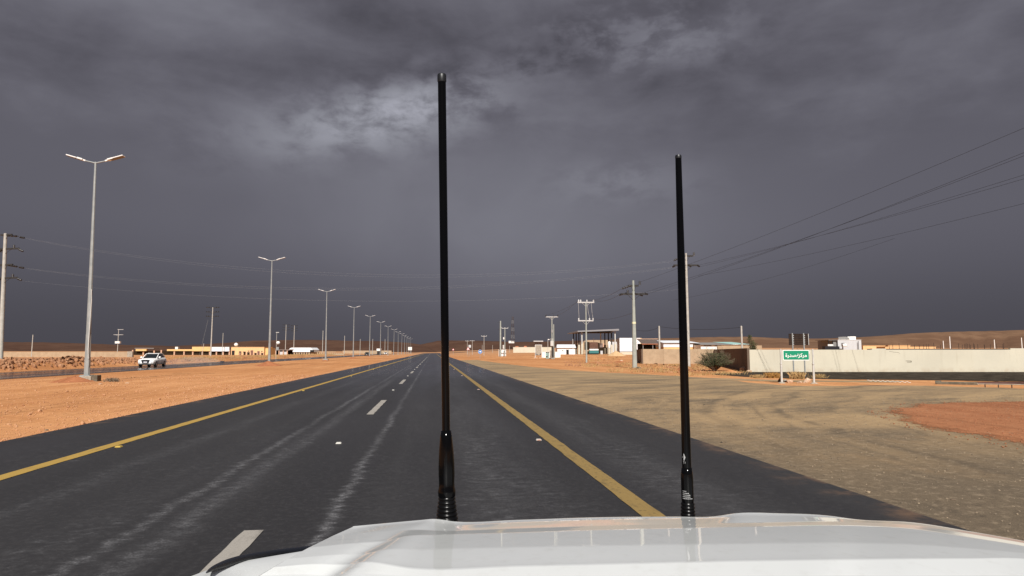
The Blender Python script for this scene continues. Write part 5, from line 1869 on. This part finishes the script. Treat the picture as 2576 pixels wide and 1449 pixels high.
def car(label, loc, rotz, paint, group=None):
    """saloon-height crossover facing -y"""
    t = thing('car', label, 'car', loc, rotz, group)
    body = loft([(-2.34, .70, .46, .76), (-2.28, .84, .36, .88), (-2.1, .92, .28, .95), (-1.6, .955, .24, 1.00), (-.95, .965, .24, 1.06), (0, .97, .24, 1.08), (1.2, .97, .24, 1.12), (1.9, .95, .28, 1.12), (2.2, .90, .36, 1.06), (2.33, .8, .48, .95)], 24, 4.5).build('body', paint, t)
    gh = loft([(-1.0, .76, .98, 1.05), (-.7, .76, .98, 1.24), (-.2, .735, .98, 1.52), (.1, .72, .98, 1.60), (.8, .71, .98, 1.63), (1.5, .69, .98, 1.56), (2.0, .68, .98, 1.30), (2.22, .66, .98, 1.06)], 24, 3.6).build('glasshouse', M_GLASS, t)
    MB().grid([[(x, y, z) for x in (-.60, -.3, 0, .3, .60)] for (y, z) in ((-.12, 1.565), (.1, 1.612), (.8, 1.645), (1.5, 1.575), (1.78, 1.46))], True).build('roof', paint, t)
    for s in (-1, 1):
        MB().tube([(s * .80, -1.02, 1.04), (s * .77, -.55, 1.34), (s * .70, -.12, 1.56), (s * .66, .5, 1.63), (s * .64, 1.3, 1.60), (s * .66, 1.8, 1.43), (s * .72, 2.1, 1.16)], .045, 8).build('pillar', paint, t)
        mi = MB().lathe([(.02, -.11), (.12, -.08), (.14, 0), (.12, .08), (.02, .11)], 10, Matrix.Translation((s * 1.06, -.72, 1.14))).build('mirror', paint, t)
        MB().box(min(s * .85, s * 1.0), max(s * .85, s * 1.0), -.75, -.69, 1.08, 1.12).build('mirror_arm', M_TRIM, mi)
        hl = MB().raw([(s * .52, -2.315, .86), (s * .86, -2.13, .93), (s * .88, -2.10, .86), (s * .52, -2.33, .80)], [(0, 1, 2, 3) if s < 0 else (3, 2, 1, 0)])
        hl.build('headlight', M_HEADL, t)
        MB().cyl((s * .68, -2.34, .55), (s * .68, -2.28, .55), .07, .07, 10).build('fog_lamp', M_HEADL, t)
        for y in (-1.42, 1.40):
            w = MB().cyl((s * .74, y, .36), (s * .975, y, .36), .36, .36, 20, True, False).build('wheel', M_RUBBER, t)
            MB().cyl((s * .90, y, .36), (s * .985, y, .36), .22, .24, 14, True, False).build('rim', M_RIM, w)
        MB().box(s * .972 - .006, s * .972 + .006, -.9, -.88, .4, 1.0).box(s * .972 - .006, s * .972 + .006, .35, .37, .4, 1.0).box(s * .972 - .006, s * .972 + .006, -.9, 1.3, .98, 1.0).build('door_seam', M_TRIM, t)
    MB().prism_y([(-.50, .84), (-.36, .46), (.36, .46), (.50, .84), (.30, .88), (-.30, .88)], -2.37, -2.26).build('grille', M_TRIM, t)
    MB().box(-.18, .18, -2.385, -2.37, .78, .81).build('badge', M_CHROME, t)
    MB().box(-.2, .2, -2.395, -2.372, .53, .65).build('number_plate', M_PLATE, t)
    MB().box(-.62, .62, -2.31, -2.2, .30, .37).build('lower_lip', M_TRIM, t)
    return t


cp = site(383, 86)
zc = Tz(cp.x, cp.y) + .018
car('white crossover car driving towards the camera on the opposite road', (cp.x, cp.y, zc), R(2), M_SUV).scale = (1.05, 1.0, 1.08)
cp = site(923, 300)
car('dark car far off on the opposite road behind the fourth street lamp', (cp.x, cp.y, Tz(cp.x, cp.y) + .016), R(2), M_CARD)
cp = site(970, 420)
car('white car far off on the opposite road near the sixth street lamp', (cp.x, cp.y, Tz(cp.x, cp.y) + .016), R(2), M_SUV)

B = Site('truck', 'teal and white truck with high brown load parked under the fuel canopy', 'truck', 1494, 196)
B.box('lower_body', M_TRUCK, 1482.5, 1506.5, 881.8, 889.2, 0, 2.2, bev=.06)
B.box('upper_band', M_WHITE, 1483, 1506, 877.8, 881.7, .02, 2.2, bev=.06)
B.box('chassis', M_TRIM, 1483, 1506, 889.2, 891.5, .15, 7.0)
B.box('load', M_LOAD, 1483.5, 1505.5, 860.5, 877.8, .35, 7.2, bev=.18)
B.box('side_board', M_BROWNP, 1477, 1483, 860, 880, .8, 7.0)
B.box('side_board', M_BROWNP, 1505.8, 1510, 862, 882, .8, 7.0)
for x in (-1.05, 1.05):
    for y in (.9, 5.6):
        w = MB().cyl((x - .16, y, .48), (x + .16, y, .48), .48, .48, 16, True, False).build('wheel', M_RUBBER, B.t)
        MB().cyl((x - .18, y, .48), (x + .18, y, .48), .2, .2, 10, True, False).build('hub', M_GALV, w)

# ================================================================== PLANTS, STONES, SPRAY
def leaf_cloud(mb, rng, n, fn, size):
    for _ in range(n):
        p = fn()
        a = Vector((rng.gauss(0, 1), rng.gauss(0, 1), rng.gauss(0, 1))).normalized()
        b = a.orthogonal().normalized()
        s = size * rng.uniform(.6, 1.5)
        mb.raw([p - a * s, p + b * s * .35, p + a * s, p - b * s * .35], [(0, 1, 2, 3)])


def shrub(name, label, loc, rx, ry, h, nleaf, ntwig, seed, leaf=None, green=.55):
    rng = random.Random(seed)
    t = thing(name, label, 'bush', loc)
    tw = MB()
    tips = []
    for i in range(ntwig):
        a = rng.uniform(0, 6.28)
        r = rng.uniform(.25, 1.0)
        tip = Vector((rx * r * math.cos(a), ry * r * math.sin(a), h * rng.uniform(.35, 1.0) * (1.15 - .55 * r)))
        mid = tip * .5 + Vector((rng.uniform(-.1, .1), rng.uniform(-.1, .1), h * .08))
        tw.tube([(rng.uniform(-.1, .1), rng.uniform(-.1, .1), 0), mid, tip], [.022, .014, .005], 4, False)
        tips.append((mid, tip))
        for q in range(3):
            e = mid.lerp(tip, rng.uniform(.2, 1)) 
            tw.tube([e, e + Vector((rng.uniform(-.25, .25), rng.uniform(-.25, .25), rng.uniform(.02, .3)))], [.007, .003], 3, False)
    tw.build('stems', M_TWIG, t)
    lf = MB()
    def low():
        m, q = rng.choice(tips)
        p = m.lerp(q, rng.uniform(-.5, .75)) + Vector((rng.gauss(0, .10), rng.gauss(0, .10), rng.gauss(0, .07)))
        p.z = max(.02, min(p.z, h * .68))
        return p
    leaf_cloud(lf, rng, nleaf, low, .045)
    lf.build('foliage', leaf or M_LEAF, t)
    lf = MB()
    def high():
        m, q = rng.choice(tips)
        return m.lerp(q, rng.uniform(.3, 1.08)) + Vector((rng.gauss(0, .07), rng.gauss(0, .07), rng.gauss(0, .06)))
    leaf_cloud(lf, rng, int(nleaf * .45), high, .026)
    lf.build('dry_foliage', M_LEAFG, t)
    return t


p = gnd(1806, 934)
shrub('desert_shrub', 'large round dusty green bush with bare grey twigs before the block wall', (p.x, p.y + .6, 0), 1.8, 1.35, 2.1, 9000, 150, 3)
# tree behind the wall and low shrubs
p = site(1893, 92)
t = thing('desert_tree', 'small dusty green tree above the teal roof', 'tree', p)
MB().tube([(0, 0, -.1), (.05, 0, 1.2), (-.05, .05, 2.4), (.1, 0, 3.2)], [.12, .1, .07, .03], 7).tube([(.05, 0, 1.4), (.5, .1, 2.4)], [.05, .02], 5).tube([(-.05, 0, 2), (-.5, .1, 3.1)], [.05, .02], 5).build('trunk', M_TWIG, t)
rng = random.Random(31)
lf = MB()
blobs = [(-.32, 0, 3.3, .42), (-.1, .1, 2.8, .5), (.25, 0, 2.6, .5), (.38, .1, 2.1, .42), (.0, -.1, 2.1, .5), (-.3, .0, 3.7, .25)]
def tf():
    b = rng.choice(blobs)
    return Vector((b[0] + rng.gauss(0, b[3] * .45), b[1] + rng.gauss(0, b[3] * .45), b[2] + rng.gauss(0, b[3] * .5)))
leaf_cloud(lf, rng, 1500, tf, .07)
lf.build('crown', M_LEAF, t)
for i, (u, d, w, h, lab_) in enumerate(((1960, 75, 1.2, .55, 'low green shrub left of the brown sign above the cream wall'), (2000, 78, 1.5, .8, 'wider green shrub below the brown sign above the cream wall'), (2052, 74, .8, .6, 'small shrub right of the brown sign above the cream wall'),
                                 (1918, 80, .5, .4, 'tiny shrub beside the rough tan wall'))):
    p = site(u, d)
    shrub('low_shrub', lab_, (p.x, p.y, zat(877, d) - .9 if False else p.z + 1.25), w, .6, h, 500, 26, 50 + i)
    MB().box(-w, w, .2, .9, -1.3, .05).build('planter_bank', M_TAN, bpy.data.objects[[o.name for o in bpy.data.objects if o.get('label') == lab_][0]])


def tuft(label, loc, r, h, n, seed, material=None):
    rng = random.Random(seed)
    mb = MB()
    for _ in range(n):
        a = rng.uniform(0, 6.28)
        b = Vector((rng.gauss(0, r * .4), rng.gauss(0, r * .4), 0))
        l = h * rng.uniform(.5, 1.1)
        o = Vector((math.cos(a), math.sin(a), 0)) * l * rng.uniform(.2, .8)
        s = Vector((-math.sin(a), math.cos(a), 0)) * .012
        mb.raw([b - s, b + s, b + o * .5 + Vector((0, 0, l * .7)), b + o + Vector((0, 0, l))], [(0, 1, 2), (0, 2, 3)])
    return tag(mb.build('grass_tuft', material or M_GRASS, None, loc), label, 'grass tuft', 'dry grass tufts')


p = gnd(1945, 951)
tuft('ochre dry grass tuft just left of the green sign', (p.x, p.y, 0), .42, .34, 420, 1, mat('ochre_grass', (0.36, 0.19, 0.05), .95))
p = gnd(2007, 953)
tuft('straw-coloured grass tuft between the posts of the brown sign', (p.x, p.y, 0), .45, .42, 420, 2)
p = gnd(2060, 951)
tuft('small dry grass tuft right of the green sign', (p.x, p.y, 0), .4, .25, 200, 3)
p = gnd(1905, 951)
tuft('low pale grass tuft on the dark gravel left of the green sign', (p.x, p.y, 0), .4, .22, 260, 4)
p = gnd(246, 962)
tag(tuft('dark dead twigs heaped just right of the nearest street lamp', (p.x + .75, p.y - .1, Tz(p.x, p.y)), .42, .22, 240, 5, M_TWIG), None, 'dead brush', 'dead brush')

# dry scrub along the verge behind the apron: too many to count
rng = random.Random(77)
mb = MB()
def scrub(u, v, r, h, n):
    b0 = gnd(u, v)
    for _ in range(n):
        a = rng.uniform(0, 6.28)
        b = b0 + Vector((rng.gauss(0, r), rng.gauss(0, r * .6), -.02))
        b.z = Tz(b.x, b.y) - .01
        l = h * rng.uniform(.4, 1.1)
        o = Vector((math.cos(a), math.sin(a), 0)) * l * rng.uniform(.2, .9)
        s = Vector((-math.sin(a), math.cos(a), 0)) * (.014 + l * .03)
        mb.raw([b - s, b + s, b + o * .5 + Vector((0, 0, l * .7)), b + o + Vector((0, 0, l))], [(0, 1, 2), (0, 2, 3)])
for _ in range(70):
    u = rng.uniform(1470, 1780)
    v = rng.uniform(914, 938) if u > 1540 else rng.uniform(906, 925)
    scrub(u, v, rng.uniform(.25, .8), rng.uniform(.10, .38), 40)
for _ in range(25):
    scrub(rng.uniform(1690, 1880), rng.uniform(936, 946), rng.uniform(.2, .5), rng.uniform(.1, .28), 40)
for _ in range(30):
    scrub(rng.uniform(1430, 1560), rng.uniform(896, 905), rng.uniform(.4, 1.2), rng.uniform(.15, .4), 30)
tag(mb.build('dry_scrub', M_GRASS), 'thin dry grass and scrub along the right verge', 'dry scrub', kind='stuff')
mb = MB()
for _ in range(160):
    y = rng.uniform(120, 330)
    x = rng.uniform(-46.5, -42.6)
    for q in range(26):
        a = rng.uniform(0, 6.28)
        b = Vector((x + rng.gauss(0, .6), y + rng.gauss(0, .8), 0))
        b.z = Tz(b.x, b.y) - .02
        l = rng.uniform(.15, .6)
        o = Vector((math.cos(a), math.sin(a), 0)) * l * rng.uniform(.2, .8)
        s = Vector((-math.sin(a), math.cos(a), 0)) * .03
        mb.raw([b - s, b + s, b + o * .5 + Vector((0, 0, l * .7)), b + o + Vector((0, 0, l))], [(0, 1, 2), (0, 2, 3)])
tag(mb.build('bank_scrub', M_GRASS), 'straw-coloured scrub on the far bank of the opposite road', 'dry scrub', kind='stuff')

# broken ground on the right verge
rng = random.Random(15)
mb = MB()
for _ in range(520):
    u = rng.uniform(1420, 1790)
    v = rng.uniform(898, 922) if u < 1590 else rng.uniform(916, 938)
    p = gnd(u, v)
    z = Tz(p.x, p.y)
    s = rng.uniform(.04, .16) * (2.0 if rng.random() < .06 else 1)
    mb.rock((p.x, p.y, z + s * .1), s * rng.uniform(1, 1.8), s, s * rng.uniform(.4, .9), rng)
tag(mb.build('verge_rubble', M_ROCK), 'scattered orange rubble and clods on the right verge before the block wall', 'rubble', kind='stuff')
for i, (u, v, rx, h, lab_) in enumerate(((1512, 905, 2.6, .32, 'broad low dirt hump before the fuel canopy'), (1560, 912, 1.9, .3, 'low dirt hump left of the thick steel pole'), (1655, 927, 1.9, .26, 'low dirt hump under the block wall'),
                                         (1715, 931, 1.5, .24, 'low dirt hump left of the pole behind the right aerial'), (1838, 938, 1.1, .28, 'straw-brown dirt hump right of the bush'))):
    p = gnd(u, v)
    mound('dirt_hump', lab_, 'dirt hump', (p.x, p.y, Tz(p.x, p.y)), rx, rx * .6, h, M_MOUND if i % 2 else M_SAND, 60 + i, 'dirt humps on the right verge')

# rubble on the bank of the opposite carriageway: too many to count
rng = random.Random(5)
mb = MB()
for _ in range(2600):
    y = 62 + 190 * rng.random() ** 1.9
    x = rng.gauss(-43.7, .75)
    if not -46.3 < x < -41.6: continue
    if y < 70 and rng.random() < .4: continue
    s = rng.uniform(.07, .26) * (1.2 if y < 115 else .6)
    mb.rock((x, y, Tz(x, y) + s * .15), s, s * rng.uniform(.6, 1), s * rng.uniform(.7, 1.3), rng)
for _ in range(500):
    y = rng.uniform(80, 130)
    x = rng.uniform(-75, -52)
    s = rng.uniform(.1, .4)
    mb.rock((x, y, Tz(x, y) + s * .1), s, s, s * .8, rng)
tag(mb.build('rock_rubble', M_ROCK), 'broken orange rocks heaped along the bank of the opposite road', 'rubble', kind='stuff')

# gravel and pebbles scattered over the near median and the red patch
rng = random.Random(8)
mb = MB()
for _ in range(15000):
    y = 6 + 40 * rng.random() ** 1.4
    x = -7.62 - 20 * rng.random() ** 1.9
    if x < -29: continue
    s = (.006 + .018 * rng.random() ** 2) * (2.0 if rng.random() < .03 else 1) * (1 + y * .02)
    mb.rock((x, y, Tz(x, y) + s * .2), s, s * rng.uniform(.6, 1), s * rng.uniform(.5, .9), rng)
tag(mb.build('median_gravel', mat('median_pebble', (0.50, 0.275, 0.145), .95, var=(5, (.40, .19, .09), .4, .6))), 'loose pale pebbles scattered over the orange median', 'gravel', kind='stuff')
mb = MB()
cnt = 0
while cnt < 2600:
    q = Vector((rng.uniform(8, 32), rng.uniform(7, 25)))
    if not inside(q):
        if rng.random() < .5 or not any(inside(q + Vector(o_)) for o_ in ((.7, 0), (-.7, 0), (0, .6), (0, -.6))): continue
    cnt += 1
    s = rng.uniform(.006, .022)
    mb.rock((q.x, q.y, .014 + s * .2), s, s * .8, s * .7, rng)
tag(mb.build('red_gravel', mat('red_stone', (0.33, 0.14, 0.068), .95, var=(5, (.28, .11, .05), .4, .6))), 'small stones scattered over the red soil patch', 'gravel', kind='stuff')
mb = MB()
for _ in range(9000):
    y = 3.5 + 18 * rng.random() ** 1.2
    x = 4.9 + 19 * rng.random() ** 1.2
    s = (.004 + .011 * rng.random() ** 2.5) * (2.2 if rng.random() < .012 else 1) * (1 + y * .02)
    mb.rock((x, y, .008 + s * .2), s, s * .8, s * .6, rng)
tag(mb.build('apron_gravel', mat('apron_pebble', (0.30, 0.23, 0.155), .95, var=(6, (.12, .095, .07), .42, .58))), 'fine loose gravel scattered over the dusty apron', 'gravel', kind='stuff')
# individual stones
rng = random.Random(12)
def stone(label, u, v, s, sz, z=0.0, material=None, group='loose stones'):
    p = gnd(u, v, z)
    mb = MB()
    mb.rock((0, 0, s * sz * .35), s, s * .75, s * sz, rng)
    o = mb.build('stone', material or M_STONE, None, (p.x, p.y, z))
    return tag(o, label, 'stone', group)
stone('large pale angular stone left of centre between the green sign posts', 1988, 962.5, .20, .65)
stone('largest pale stone beside the right post of the green sign', 2031, 961.5, .22, .75)
stone('pinkish stone leaning under the large stone by the right sign post', 2026, 964, .16, .6)
stone('small pinkish stone midway between the green sign posts', 2014, 963.5, .13, .6)
stone('tiny stone left of the midway stone between the green sign posts', 2006, 964, .07, .6)
stone('flat pale chip lying right of the green sign', 2052, 966, .12, .25)
stone('grey stone right behind the left post of the green sign', 1975, 960, .13, .9, material=M_CONC)
stone('dark cube-like rubble left of the green sign\'s left post', 1962, 960.5, .17, .9, material=M_DARKCONC)
stone('pale stone lying in front of the nearest lamp mound', 253, 969, .16, .5, -.0)
stone('second pale stone right of the nearest lamp mound', 320, 966, .13, .5, -.0)
stone('tan boulder at the foot of the shaded return wall', 1873, 934, .42, .8)
stone('smaller boulder right of the tan boulder at the return wall', 1884, 936, .25, .6)
stone('pale rock on the verge left of the thick steel pole', 1563, 909, .35, .6)
stone('dark rock at the foot of the thick steel pole', 1607, 929, .35, .6, material=M_DARKCONC)
stone('small dark lump on the apron beside the right aerial', 1815, 1114, .05, .3, material=M_DARK)
stone('dark flat scrap on the apron near the bonnet\'s right', 2398, 1257, .045, .15, .008, material=M_TWIG)
stone('dark lump on the near median edge', 117, 1083, .05, .5, material=M_TWIG)

# spray thrown up behind the oncoming white car
sv = bpy.data.materials.new('road_spray')
sv.use_nodes = True
nn = NT(sv.node_tree)
nn.n.clear()
out = nn.new('ShaderNodeOutputMaterial')
pv = nn.new('ShaderNodeVolumePrincipled')
pv.inputs['Color'].default_value = (.9, .9, .92, 1)
pv.inputs['Density'].default_value = 0.035
nn.l.new(pv.outputs[0], out.inputs['Volume'])
cp = site(383, 86)
rows = []
for i in range(13):
    f = i / 12
    rad = .15 + .95 * math.sin(math.pi * min(1, f * .85 + .1))
    rows.append([(rad * 1.5 * math.cos(2 * math.pi * (j % 14) / 14), 2.6 + 26 * f, .55 * rad + .55 * rad * math.sin(2 * math.pi * (j % 14) / 14)) for j in range(15)])
mb = MB().grid(rows, True, True)
mb.raw(rows[0], [tuple(range(13, -1, -1))])
mb.raw(rows[-1], [tuple(range(14))])
o = mb.build('road_spray', sv, None, (cp.x, cp.y, Tz(cp.x, cp.y) + .05))
tag(o, 'pale spray trailing behind the oncoming white car', 'spray', kind='stuff')
